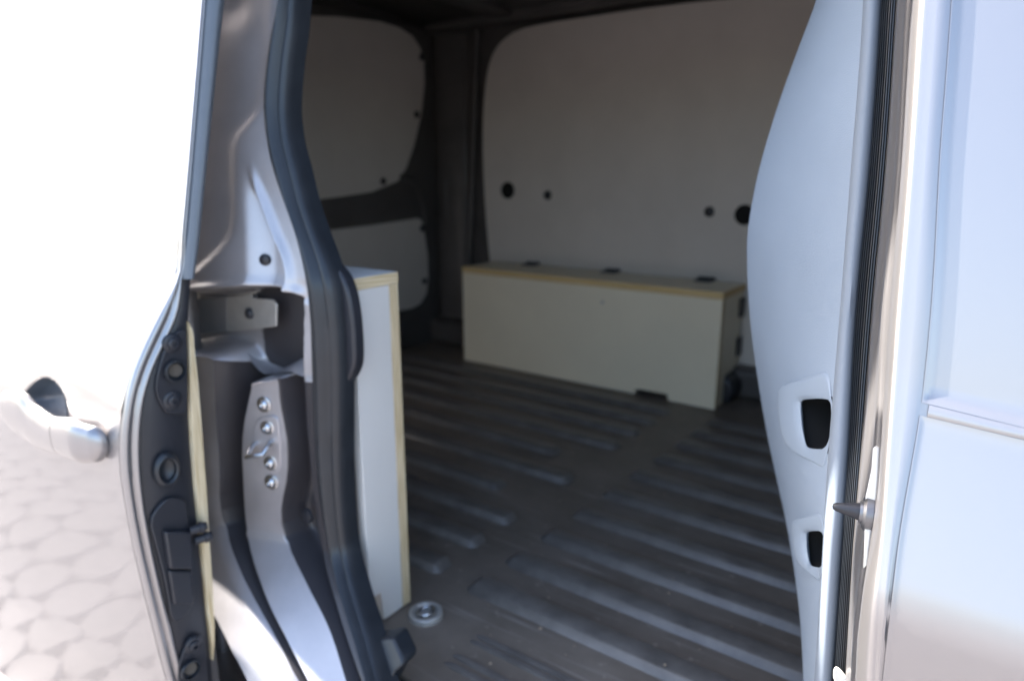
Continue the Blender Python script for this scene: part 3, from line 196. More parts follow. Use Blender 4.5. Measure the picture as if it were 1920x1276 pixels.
bp = t.nodes.new('ShaderNodeBump'); bp.inputs['Strength'].default_value = .12; bp.inputs['Distance'].default_value = .002
t.links.new(n2.outputs['Fac'], bp.inputs['Height']); t.links.new(bp.outputs[0], b.inputs['Normal'])
mat('rib_coat', (.135, .122, .112), rough=.30, var=.25, vscale=25)
mat('paver', (.178, .165, .165), rough=.8, bump=.3, bscale=60, var=.16, vscale=7)
mat('joint', (.118, .11, .112), rough=.95, var=.2, vscale=20)

# ------------------------------------------------------------------ mesh helpers
def link(name, me, m, parent=None, smooth=True, sharp=40):
    o = bpy.data.objects.new(name, me); COL.objects.link(o)
    if m: me.materials.append(MATS[m])
    if smooth:
        for p in me.polygons: p.use_smooth = True
        try: me.set_sharp_from_angle(angle=R(sharp))
        except Exception: pass
    o.parent = parent
    return o
def mesh(name, vs, fs, m, parent=None, smooth=True, sharp=40, fix=True):
    me = bpy.data.meshes.new(name); me.from_pydata([tuple(v) for v in vs], [], fs); me.update()
    if fix:
        bm = bmesh.new(); bm.from_mesh(me); bmesh.ops.recalc_face_normals(bm, faces=bm.faces); bm.to_mesh(me); bm.free()
    return link(name, me, m, parent, smooth, sharp)
def grid(name, rows, m, parent=None, thick=0, closed=False, sharp=50, sub=0, flip=None):
    n = len(rows[0]); vs = [p for r in rows for p in r]; fs = []
    for i in range(len(rows) - 1):
        for j in range(n - (0 if closed else 1)):
            a, b2 = i * n + j, i * n + (j + 1) % n
            fs.append((a, b2, b2 + n, a + n))
    if closed: fs += [tuple(range(n))[::-1], tuple(range(len(vs) - n, len(vs)))]
    o = mesh(name, vs, fs, m, parent, True, sharp)
    if sub:
        s = o.modifiers.new('sub', 'SUBSURF'); s.levels = s.render_levels = sub
    if thick:
        s = o.modifiers.new('thick', 'SOLIDIFY'); s.thickness = abs(thick); s.offset = -1 if thick > 0 else 1
    return o
def bevel(o, wdt, seg=3, ang=35):
    b = o.modifiers.new('bevel', 'BEVEL'); b.width = wdt; b.segments = seg; b.limit_method = 'ANGLE'; b.angle_limit = R(ang)
    b.harden_normals = False
    return o
def plate(name, pts, vec, m, parent=None, bev=0, seg=3):
    n = len(pts); vec = Vector(vec); vs = [Vector(p) for p in pts] + [Vector(p) + vec for p in pts]
    fs = [tuple(range(n)), tuple(range(2 * n - 1, n - 1, -1))] + [(i, i + n, (i + 1) % n + n, (i + 1) % n) for i in range(n)]
    o = mesh(name, vs, fs, m, parent, True, 35)
    if bev: bevel(o, bev, seg)
    return o
def box(name, lo, hi, m, parent=None, bev=.0015, seg=2):
    x0, y0, z0 = lo; x1, y1, z1 = hi
    return plate(name, [(x0, y0, z0), (x1, y0, z0), (x1, y1, z0), (x0, y1, z0)], (0, 0, z1 - z0), m, parent, bev, seg)
def lathe(name, c, axis, prof, m, parent=None, n=24, sharp=35, cap=True):
    # prof: (distance along axis, radius)
    ax = Vector(axis).normalized(); a = ax.orthogonal().normalized(); b = ax.cross(a); c = Vector(c)
    vs, fs = [], []
    for d, r in prof:
        for k in range(n):
            t = 2 * math.pi * k / n; vs.append(c + ax * d + (a * math.cos(t) + b * math.sin(t)) * r)
    for i in range(len(prof) - 1):
        for k in range(n): fs.append((i * n + k, i * n + (k + 1) % n, (i + 1) * n + (k + 1) % n, (i + 1) * n + k))
    if cap: fs += [tuple(range(n))[::-1], tuple(range(len(vs) - n, len(vs)))]
    return mesh(name, vs, fs, m, parent, True, sharp)
def tube(name, pts, r, m, parent=None, n=10):
    pts = [Vector(p) for p in pts]; rows = []; prev = None
    for i, p in enumerate(pts):
        d = (pts[min(i + 1, len(pts) - 1)] - pts[max(i - 1, 0)]).normalized()
        a = (prev - d * prev.dot(d)).normalized() if prev else d.orthogonal().normalized(); prev = a; b = d.cross(a)
        rows.append([p + (a * math.cos(2 * math.pi * k / n) + b * math.sin(2 * math.pi * k / n)) * r for k in range(n)])
    return grid(name, rows, m, parent, closed=True, sharp=60)
def lerp(a, b, t): return a + (b - a) * t
def at_z(name, z):
    c = D[name]; lo, hi = c[-1], c[0]                       # curves run from top to bottom
    if z >= c[0][2]: i = 0
    elif z <= c[-1][2]: i = len(c) - 2
    else: i = next(k for k in range(len(c) - 1) if c[k][2] >= z >= c[k + 1][2])
    t = (c[i][2] - z) / max(1e-6, c[i][2] - c[i + 1][2])
    return Vector((lerp(c[i][0], c[i + 1][0], t), lerp(c[i][1], c[i + 1][1], t), z))
def at_x(name, x):
    c = D[name]
    if x <= c[0][0]: i = 0
    elif x >= c[-1][0]: i = len(c) - 2
    else: i = next(k for k in range(len(c) - 1) if c[k][0] <= x <= c[k + 1][0])
    t = (x - c[i][0]) / (c[i + 1][0] - c[i][0])
    return lerp(c[i][2], c[i + 1][2], min(1.2, max(-.2, t)))
def S(a, wd): t = min(1, max(0, a / wd + .5)); return t * t * (3 - 2 * t)
def zs(a, b, n): return [lerp(a, b, i / (n - 1)) for i in range(n)]
def round_poly(pts, it=2):
    pts = [Vector(p) for p in pts]
    for _ in range(it):
        q = []
        for i, p in enumerate(pts):
            nx = pts[(i + 1) % len(pts)]; q += [p.lerp(nx, .25), p.lerp(nx, .75)]
        pts = q
    return pts
def empty(name, loc, label=None, cat=None):
    o = bpy.data.objects.new(name, None); COL.objects.link(o); o.empty_display_size = .1
    if label: o['label'] = label; o['category'] = cat
    return o

# ------------------------------------------------------------------ ground: paving that the paint mirrors
gm = bpy.data.meshes.new('ground'); gm.from_pydata([(-400, -400, 0), (400, -400, 0), (400, 400, 0), (-400, 400, 0)], [], [(0, 1, 2, 3)])
ground = link('ground', gm, 'joint', None, False); ground['kind'] = 'structure'; ground['label'] = 'paved ground mirrored in the silver door'
vs_, fs_ = [], []
h = .105; dx = h * 1.732; dy = h * 1.5
for i in range(-52, 30):
    for j in range(-60, 4):
        cx = i * dx + (j % 2) * dx / 2; cy_ = j * dy
        if cx < -9 or cx > 4: continue
        k0 = len(vs_); dz = random.uniform(-.004, .004); tl = random.uniform(-.01, .01)
        ring = []
        for k in range(12):
            a = R(30 * k); rr = h * (.92 if k % 2 else .89) * (1 + .10 * math.sin(3 * a + .6)) * random.uniform(.95, 1.03)
            ring.append((math.sin(a) * rr, math.cos(a) * rr))
        for x, y in ring: vs_.append((cx + x, cy_ + y, .002))
        for x, y in ring: vs_.append((cx + x * .99, cy_ + y * .99, .018 + dz + tl * x))
        for x, y in ring: vs_.append((cx + x * .9, cy_ + y * .9, .025 + dz + tl * x))
        for k in range(12):
            q = (k + 1) % 12
            fs_.append((k0 + k, k0 + q, k0 + 12 + q, k0 + 12 + k)); fs_.append((k0 + 12 + k, k0 + 12 + q, k0 + 24 + q, k0 + 24 + k))
        fs_.append(tuple(range(k0 + 24, k0 + 36)))
pav = mesh('pavers', vs_, fs_, 'paver', ground, False); pav['kind'] = 'stuff'

# ------------------------------------------------------------------ the van
van = empty('van', (0, 0, 0), 'silver grey panel van with its side sliding door open on the cargo bay', 'van')
FZ, YN, YF, XR, ROOF = .57, .60, 2.20, -1.96, 1.86

# --- load floor with raised ribs
fl = box('cargo_floor', (XR, .585, FZ - .03), (.25, YF, FZ), 'floor_coat', van, .002)
def rib_mesh(x0, x1, wb=.054, wt=.032, hh=.0125):
    prof = [(-wb / 2, 0), (-wt / 2 - .003, hh * .86), (-wt / 2, hh), (wt / 2, hh), (wt / 2 + .003, hh * .86), (wb / 2, 0)]
    e = .016
    sec = [(x0, .62, 0), (x0 + e * .5, .86, .55), (x0 + e, 1, 1), (x1 - e, 1, 1), (x1 - e * .5, .86, .55), (x1, .62, 0)]
    vs, fs = [], []
    for x, sw, sh in sec:
        for y, z in prof: vs.append((x, y * sw, z * sh + .0004))
    n = len(prof)
    for i in range(len(sec) - 1):
        for j in range(n - 1): fs.append((i * n + j, i * n + j + 1, (i + 1) * n + j + 1, (i + 1) * n + j))
    me = bpy.data.meshes.new('rib'); me.from_pydata(vs, [], fs); me.update()
    bm = bmesh.new(); bm.from_mesh(me); bmesh.ops.recalc_face_normals(bm, faces=bm.faces)
    if sum(f.normal.z for f in bm.faces) < 0: bmesh.ops.reverse_faces(bm, faces=bm.faces)
    bm.to_mesh(me); bm.free()
    me.materials.append(MATS['rib_coat'])
    for p in me.polygons: p.use_smooth = True
    me.set_sharp_from_angle(angle=R(32))
    return me
rm_right, rm_left, rm_short, rm_far = rib_mesh(-.672, .22), rib_mesh(-1.86, -.738), rib_mesh(-1.86, -.85), rib_mesh(-.60, .22)
RY = [.82, .925, 1.033, 1.147, 1.266, 1.39, 1.513, 1.63, 1.735, 1.84]
for i, y in enumerate(RY):
    sh = .006 * i
    for me, s2 in ((rm_right, sh), (rm_short if i in (3, 5) else rm_left, 0)):
        o = bpy.data.objects.new('rib', me); COL.objects.link(o); o.parent = fl; o.location = (s2, y + (.006 if me is not rm_right else 0), FZ)
for y in (.64, .66, .70, .715):
    o = bpy.data.objects.new('rib', rib_mesh(-.58, .2, .010, .004, .003)); COL.objects.link(o); o.parent = fl; o.location = (0, y, FZ)
# tie-down cup at the corner of the near box
cup = lathe('lashing_cup', (-.678, .705, FZ), (0, 0, 1), [(0, .0285), (.007, .028), (.009, .026), (.009, .021), (.003, .017), (.002, .008), (.004, .0)], 'zinc_bracket', fl, 28, cap=False)
tube('lashing_ring', [Vector((-.678 + .013 * math.cos(a), .705 + .015 * math.sin(a), FZ + .008 + .003 * math.cos(a))) for a in [i * math.pi / 10 for i in range(21)]], .0032, 'steel', fl, 8)

vs_, fs_ = [], []
for i in range(46):
    x, y, r = random.uniform(-.68, .05), random.uniform(.64, 1.5), random.choice((.0012, .0016, .002, .0028))
    k = len(vs_); z = FZ + (.0152 if any(abs(y - q) < .02 for q in RY) else .0005)
    for q in range(5): a = 2 * math.pi * q / 5 + i; vs_.append((x + r * math.cos(a) * random.uniform(.7, 1.3), y + r * math.sin(a) * random.uniform(.7, 1.3), z))
    vs_.append((x, y, z + r * .9)); fs_ += [(k + q, k + (q + 1) % 5, k + 5) for q in range(5)]
deb = mesh('floor_debris', vs_, fs_, 'crumb', None, False); deb['kind'] = 'stuff'; deb['label'] = 'tiny crumbs and chips scattered over the ribbed load floor'; deb['category'] = 'debris'
# --- far side wall, roof, rear doors
wall = box('side_wall', (XR, YF, .3), (.3, YF + .05, ROOF), 'dark_inner', van)
wp = plate('wall_liner', round_poly(D['w_panel'], 1), (0, .004, 0), 'liner', wall, .001, 1)
for i, p in enumerate(D['w_holes']):
    big = i in (0, 3); p = Vector(p)
    lathe('liner_hole' if big else 'liner_clip', p + Vector((0, -.0005, 0)), (0, -1, 0), [(0, .032 if big else .017), (.001, .031 if big else .016), (.0012, .024 if big else .012), (-.0002, .0)] if big else [(0, .017), (.003, .016), (.006, .011), (.007, 0)], 'black_void' if big else 'black_trim', wall, 20, cap=False)
tube('wall_ridge', [Vector(p) + Vector((0, .02, 0)) for p in D['w_ridge']] , .014, 'dark_inner', wall, 12)
tk = [Vector(p) for p in D['w_tick']]
tube('wall_bead', [tk[0], tk[0].lerp(tk[1], .5) + Vector((0, -.004, 0)), tk[1]], .008, 'dark_inner', wall, 8)
# lower wall ledge and wheel arch hump beside the far box
plate('wheel_arch', [(-1.5, 2.02, FZ), (-.62, 2.02, FZ), (-.60, 2.02, FZ + .04), (-.61, 2.02, FZ + .075), (-.64, 2.02, FZ + .095), (-1.5, 2.02, FZ + .095)], (0, .19, 0), 'black_trim', wall, .015, 3)
box('wall_rail', (XR, 2.10, FZ), (.2, YF + .01, FZ + .10), 'dark_inner', wall, .02, 3)
roof = grid('roof', [[(x, y, ROOF + .03 - .05 * ((y - 1.38) / .82) ** 2 * 1.0) for x in (XR - .05, -1, 0, 1.3)] for y in zs(.66, YF + .08, 9)], 'dark_inner', van, .02)
for x in (-1.55, -.95, -.35):
    box('roof_bow', (x - .04, .68, ROOF - .045), (x + .04, YF, ROOF - .005), 'dark_inner', roof, .01)
cant = box('cant_rail', (XR, YF - .09, 1.80), (.2, YF + .02, ROOF + .01), 'dark_inner', wall, .03, 4)
# corner pillar between wall and rear doors
plate('corner_pillar', [(XR + .02, YF - .035, .5), (XR + .09, YF - .035, .5), (XR + .16, YF - .004, .5), (XR + .16, YF + .01, .5), (XR + .02, YF + .01, .5)], (0, 0, 1.4), 'dark_inner', van, .012, 3)
rear = box('rear_door', (XR - .06, .6, .35), (XR, YF, ROOF), 'dark_inner', van)
def on_rear(ps, dx=0): return [Vector((XR + .04 + dx, p[1], p[2])) for p in ps]
plate('rear_frame', [(XR, .62, .50), (XR, 2.155, .50), (XR, 2.155, 1.82), (XR, .62, 1.82)], (.03, 0, 0), 'dark_inner', rear, .01)
plate('upper_liner', on_rear(D['rd_up'], -.009), (.004, 0, 0), 'liner', rear, .001, 1)
plate('lower_liner', on_rear(D['rd_lo'], -.009), (.004, 0, 0), 'liner', rear, .001, 1)
plate('waist_rail', on_rear([D['rd_up'][-1], D['rd_up'][-2], D['rd_up'][-3], D['rd_up'][-4], D['rd_up'][-5], D['rd_lo'][3], D['rd_lo'][2], D['rd_lo'][1], D['rd_lo'][0]], -.009), (-.03, 0, 0), 'dark_inner', rear, .003)
for p in D['rd_clips']: lathe('liner_clip', Vector((XR + .035, p[1], p[2])), (1, 0, 0), [(0, .014), (.005, .013), (.008, .008), (.0085, 0)], 'black_trim', rear, 16, cap=False)
tube('rear_ridge', [Vector((XR + .03, p[1], p[2])) for p in D['rd_ridge']], .012, 'dark_inner', rear, 10)

# --- plywood wheel-arch box against the far wall
fb = empty('plywood_box', (0, 0, 0), 'long white faced plywood box with orange edged lid standing against the far wall', 'box')
X0, X1, Y0, ZT = -1.622, -.636, 1.947, .934
T = .021
plate('front_panel', [(X0, Y0, FZ + .002), (-.903, Y0, FZ + .002), (-.900, Y0, FZ + .022), (-.790, Y0, FZ + .022), (-.787, Y0, FZ + .002), (X1, Y0, FZ + .002), (X1, Y0, ZT - T - .001), (X0, Y0, ZT - T - .001)], (0, T, 0), 'laminate', fb, .0012, 2)
box('lid', (X0, Y0 + .003, ZT - T), (X1, 2.158, ZT - .001), 'laminate', fb, .0006)
box('lid_edge', (X0 - .0005, Y0 - .001, ZT - T), (X1 + .001, Y0 + .0028, ZT), 'ply_warm', fb, .0006)
box('lid_side_edge', (X1 + .0003, Y0 + .0031, ZT - T), (X1 + .0014, 2.158, ZT - .0004), 'ply_warm', fb, .0003)
box('end_panel', (X1 - T, Y0 + T + .001, FZ + .002), (X1 - .001, 2.150, ZT - T - .001), 'laminate', fb)
box('front_panel_edge', (X1 + .0003, Y0 + .0005, FZ + .004), (X1 + .0014, Y0 + T, ZT - T - .001), 'ply_y', fb, .0003)
box('end_panel', (X0 + .001, Y0 + T + .001, FZ + .002), (X0 + T, 2.150, ZT - T - .001), 'laminate', fb)
for x in (-1.44, -1.10, -.76):
    hg = box('hinge', (x - .028, 2.105, ZT - .0005), (x + .028, 2.150, ZT + .004), 'black_trim', fb, .002)
    tube('hinge_knuckle', [(x - .028, 2.15, ZT + .005), (x + .028, 2.15, ZT + .005)], .006, 'black_trim', hg)
for z in (.862, .735):
    box('corner_bracket', (X1 + .0002, 2.112, z - .030), (X1 + .007, 2.150, z + .030), 'black_trim', fb, .002)
lathe('screw_head', (-1.03, Y0, .862), (0, -1, 0), [(0, .006), (.001, .0055), (.0012, 0)], 'zinc_bracket', fb, 12, cap=False)

# --- plywood box by the door opening
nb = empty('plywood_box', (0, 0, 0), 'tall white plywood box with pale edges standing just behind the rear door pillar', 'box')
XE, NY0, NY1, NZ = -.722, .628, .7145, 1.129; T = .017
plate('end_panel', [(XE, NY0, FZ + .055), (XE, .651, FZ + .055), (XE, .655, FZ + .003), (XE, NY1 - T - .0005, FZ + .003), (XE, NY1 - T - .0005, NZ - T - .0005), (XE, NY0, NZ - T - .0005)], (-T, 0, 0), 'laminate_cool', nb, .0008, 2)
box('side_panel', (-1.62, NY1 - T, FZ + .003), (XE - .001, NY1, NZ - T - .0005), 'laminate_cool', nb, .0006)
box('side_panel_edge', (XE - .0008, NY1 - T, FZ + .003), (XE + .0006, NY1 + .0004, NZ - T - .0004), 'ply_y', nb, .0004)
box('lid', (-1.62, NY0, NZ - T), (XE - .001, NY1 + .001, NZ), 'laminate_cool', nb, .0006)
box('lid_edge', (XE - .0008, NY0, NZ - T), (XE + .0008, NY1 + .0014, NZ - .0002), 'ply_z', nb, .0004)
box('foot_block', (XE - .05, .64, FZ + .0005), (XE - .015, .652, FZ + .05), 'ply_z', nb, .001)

# --- rear pillar of the opening: stamped sheet metal
def pillar_y(x, z):
    b0, b1, b2, b3 = (at_z(k, z).x for k in ('b0', 'b1', 'b2', 'b3'))
    k = S(z - 1.03, .10); xc = (b1 + b2) / 2 * (1 - k) + k * -.83
    y = .555 + .2 * max(0, z - 1.13) + .035 * math.tanh((x - xc) / .09)
    zt, zl = at_x('cav_top', x), at_x('ledge', x)
    low, up = S(zl - z, .012), S(z - zt, .012)
    flare = .58 * min(max(0, .72 - z), .12) + .36 * max(0, .60 - z)
    o = 0
    ch = S(x - (b0 + .020), .028) * (1 - S(x - b1, .007)); rc = S(x - (b2 + .004), .008) * (1 - S(x - b3, .012))
    o += low * (.078 * ch + .040 * rc - .003 * (1 - ch) * (1 - rc))
    o += .0025 * math.exp(-((z - .722) / .004) ** 2) * (1 - S(x - b2, .006)) * S(x - b1, .006) * -1
    c0, c1, c2 = (at_z(k, max(z, 1.06)).x for k in ('c0', 'c1', 'c2'))
    tri = S(1.262 - z, .06)
    rec = 1 - S(x - c0, .032)
    o += up * (.006 * rec * S(1.6 - z, .1) + tri * .016 * S(x - c1 - .012, .034) * (1 - S(x - (c2 - .002), .012)) + tri * .004 * S(x - c2, .01) - tri * .009 * math.exp(-((x - c2) / .006) ** 2))
    o += .010 * math.exp(-((z - 1.50) / .03) ** 2) * math.exp(-((x + .92) / .03) ** 2)
    cav = (1 - up) * (1 - low) * (1 - S(x - (at_z('b3', z).x - .002), .010))
    o += .068 * cav
    lip = math.exp(-((z - zl) / .007) ** 2) * .004 + math.exp(-((z - zt - .006) / .009) ** 2) * .006
    o -= lip * (1 - S(x - b3, .02))
    return y - flare + o
rows = []
def dense(a, b, n):                                  # columns gather at both ends of each interval
    return [lerp(a, b, (i / n) ** 2 * (3 - 2 * i / n)) for i in range(n)]
for zn in zs(1.80, 1.33, 60) + zs(1.325, 1.115, 70) + zs(1.112, 1.068, 30) + zs(1.066, 1.012, 14) + zs(1.01, .955, 36) + zs(.952, .44, 160):
    xl = at_z('j_left', max(zn, .40)).x; xr = at_z('j_seal', min(max(zn, .44), 1.54)).x
    lo_ = [at_z('b0', zn).x + .02] + [at_z(k, zn).x for k in ('b1', 'b2', 'b3')]
    zc = min(max(zn, 1.06), 1.54); c0_ = at_z('c0', zc).x; f_ = S(1.27 - zn, .06); hi_ = [c0_, lerp(lerp(c0_, xr, .3), at_z('c1', min(zc, 1.28)).x, f_), lerp(lerp(c0_, xr, .55), at_z('c2', min(zc, 1.28)).x, f_)]; hi_.append(lerp(hi_[2], xr, .6))
    kb = min(1, max(0, (zn - .985) / .105)); kn = [xl] + [lerp(a, b, kb) for a, b in zip(lo_, hi_)] + [xr]
    for i in range(1, 6): kn[i] = max(kn[i], kn[i - 1] + .004)
    xs_ = []
    for a, b, n in zip(kn, kn[1:], (14, 30, 34, 26, 16)): xs_ += dense(a, b, n)
    xs_.append(kn[-1]); r = []
    for x in xs_:
        dT, dL = at_x('cav_top', x) - 1.09, at_x('ledge', x) - .985
        z = zn + (lerp(dL, dT, (zn - .985) / .105) if .985 <= zn <= 1.09 else dT * max(0, (1.30 - zn) / .21) if zn > 1.09 else dL * max(0, (zn - .85) / .135))
        r.append((x, pillar_y(x, z), z))
    x0_, y0_, z0_ = r[0]
    rows.append([(x0_ - .004, y0_ + .03, z0_), (x0_ - .003, y0_ + .006, z0_)] + r)
pil = grid('rear_pillar', rows, 'paint_jamb', van, 0, sharp=60)
NC, CB = len(rows[0]), 2 + 14 + 30 + 34
low0 = next(i for i, r in enumerate(rows) if r[CB][2] < at_x('ledge', r[CB][0]) - .004)
bm = bmesh.new(); bm.from_mesh(pil.data); bm.faces.ensure_lookup_table()
bmesh.ops.delete(bm, geom=[bm.faces[i * (NC - 1) + j] for i in range(low0, len(rows) - 1) for j in list(range(14, 46)) + list(range(CB, NC - 1))], context='FACES')
bm.to_mesh(pil.data); bm.free()
grid('pillar_trim_shade', [r[CB:] for r in rows[low0:]], 'brown_trim_shade', pil, 0, sharp=60)  # brown flange trim; across the channel its dark colour imitates shade
grid('channel_shade', [r[14:47] for r in rows[low0:]], 'brown_trim_shade', pil, 0, sharp=60)  # dark strip, the left channel's shade put into the colour
pil.data.materials.append(MATS['brown_trim_shade'])  # for pocket faces: unlit body paint imitated by a dark colour
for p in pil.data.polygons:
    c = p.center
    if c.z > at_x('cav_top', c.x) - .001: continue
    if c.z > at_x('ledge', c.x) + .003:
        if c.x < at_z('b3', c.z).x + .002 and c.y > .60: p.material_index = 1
# striker plate, striker loop and bolts
def yshift(ps, d): return [Vector(p) + Vector((0, d, 0)) for p in ps]
plate('striker_plate', round_poly([Vector((p[0], pillar_y(p[0], p[2]), p[2])) for p in D['st_plate']], 1), (0, -.003, 0), 'paint_jamb', pil, .0012, 2)
lp = [Vector((p[0], pillar_y(p[0], p[2]) - .003, p[2])) for p in D['st_loop']]
a_, b_, c_, d_ = lp
tube('striker_loop', [a_ + Vector((0, .01, 0)), a_ + Vector((0, -.004, 0)), b_ + Vector((0, -.028, .004)), c_ + Vector((0, -.028, .004)), d_ + Vector((0, -.004, 0)), d_ + Vector((0, .01, 0))], .0036, 'steel', pil, 10)
for p in D['st_bolts']:
    p = Vector((p[0], pillar_y(p[0], p[2]) - .001, p[2]))
    b = lathe('bolt', p, (.35, -1, 0), [(0, .0115), (.002, .0115), (.0026, .0105), (.0026, .0078), (.005, .007), (.007, .005), (.0076, .0028), (.0068, .002), (.0055, 0)], 'steel', pil, 20, cap=False)
hp_ = D['pil_hole'][0]
lathe('pillar_hole', (hp_[0], pillar_y(hp_[0], hp_[2]), hp_[2]), (.45, -.9, 0), [(-.008, .0075), (0, .0088), (.003, .0075), (.0045, .004), (.0048, 0)], 'black_trim', pil, 18, cap=False)
lathe('plug', Vector(D['plug'][0]), (0, -1, 0), [(0, .012), (.004, .011), (.006, .006), (.006, 0)], 'black_trim', pil, 18, cap=False)
# guide bracket in the pocket
plate('guide_bracket', D['brk_light'], (0, .004, 0), 'zinc_bracket', pil, .0012, 2)
bd = [Vector(p) for p in D['brk_dark']]
plate('bracket_arm', [bd[0] + Vector((0, -.02, 0)), bd[1], bd[2], bd[3] + Vector((0, -.02, 0))], (0, .004, 0), 'zinc_dull', pil, .0012, 2)
lt = [Vector(p) for p in D['brk_light']]
plate('bracket_flange', [lt[0] + Vector((0, .001, .0005)), lt[1] + Vector((0, .001, .0005)), lt[1] + Vector((0, .03, .004)), lt[0] + Vector((0, .03, .004))], (0, 0, .002), 'zinc_bracket', pil, .0006, 1)
lathe('bracket_bolt', Vector(D['brk_bolt'][0]) + Vector((0, .010, 0)), (0, -1, 0), [(0, .0085), (.003, .0082), (.006, .006), (.007, .003), (.006, 0)], 'black_trim', pil, 18, cap=False)
# pocket floor fold
grid('pocket_fold', [[(x, .575 + .05 * t, at_x('ledge', x) + .002 + .012 * t + .01 * math.sin(t * 3) * math.sin(x * 30)) for x in zs(-1.05, -.75, 24)] for t in zs(0, 1, 8)], 'paint_jamb', pil)

# --- rubber seal round the opening
PR = [(0, .022), (0, .004), (.06, -.003), (.16, -.006), (.22, -.004), (.26, -.008), (.34, -.013), (.44, -.0155), (.54, -.014), (.64, -.009), (.70, -.006), (.78, -.008), (.88, -.007), (.96, -.003), (1, .006), (1, .022)]
rows = []
for z in zs(1.80, .45, 126):
    l, r = at_z('s_l', max(min(z, 1.545), .495)), at_z('s_r', max(min(z, 1.545), .495)); l.z = r.z = z
    if z > 1.545: l.y += .2 * (z - 1.545); r.y += .2 * (z - 1.545)
    if z < .495: l.y -= .36 * (.495 - z); r.y -= .36 * (.495 - z)
    rows.append([l.lerp(r, t) + Vector((0, n, 0)) for t, n in PR])
seal = grid('door_seal', rows, 'rubber', van, 0, closed=True, sharp=70)
plate('seal_cover', round_poly(D['cover'], 2), (0, .02, 0), 'black_trim', van, .006, 4)
plate('rubber_stop', round_poly(D['stop'], 1), (0, .03, 0), 'rubber', van, .006, 3)

# --- body around the opening
grid('rear_quarter', [[(x, .503 + .2 * max(0, z - 1.13) + (.02 if x > -1.0 else 0), z) for x in (-2.03, -1.5, -1.1, -.985)] for z in zs(1.95, .15, 20)], 'paint', van, -.03)
box('sill', (-1.10, .450, .20), (1.2, .60, .475), 'paint', van, .03, 5)
box('sill_upper', (-.66, .545, .47), (1.2, .60, .53), 'paint', van, .012, 3)
box('sill_step', (-.70, .56, .525), (.02, .62, .562), 'black_trim', van, .008, 3)
box('roof_header', (-2.0, .70, 1.70), (.9, .76, 1.90), 'dark_inner', van, .01)
box('header_skin', (-2.0, .633, 1.72), (.9, .698, 1.93), 'paint', van, .01)

box('gap_blocker', (-1.03, .455, .06), (-1.015, .66, .62), 'black_trim', van, .003)  # added black plate, hides sunlit ground so the door gap stays dark
# --- bulkhead: moulded, bulging rearwards
ZB = [.53] + zs(.575, .84, 40)[:-1] + zs(.84, 1.06, 110) + zs(1.065, 1.80, 70)
def bk_pts(z):
    zz = min(max(z, .50), 1.50)
    n = at_z('r_crease', min(max(zz, .78), 1.43)); s = at_z('bk_s', zz); n.z = s.z = z
    if z > 1.43: n.y += .22 * (z - 1.43)
    if z < .78: n.x += .0
    if z > 1.5: s.x += .35 * (z - 1.5)
    d = (s - n); nor = Vector((-d.y, d.x, 0)).normalized()
    if nor.x > 0: nor = -nor
    out = [n + Vector((.014, -.002, 0)), n + Vector((.005, -.001, 0))]
    for t in zs(0, 1, 70)[:-1]: out.append(n + d * t + nor * (.0015 * math.sin(math.pi * t)))
    out += [s + Vector((.001, .001, 0)), s + Vector((.006, .005, 0)), s + Vector((.016, .007, 0))]
    out += [s + Vector((.06, .02, 0)), Vector((.14, s.y + .2, z)), Vector((.16, 1.4, z)), Vector((.16, YF, z))]
    return out
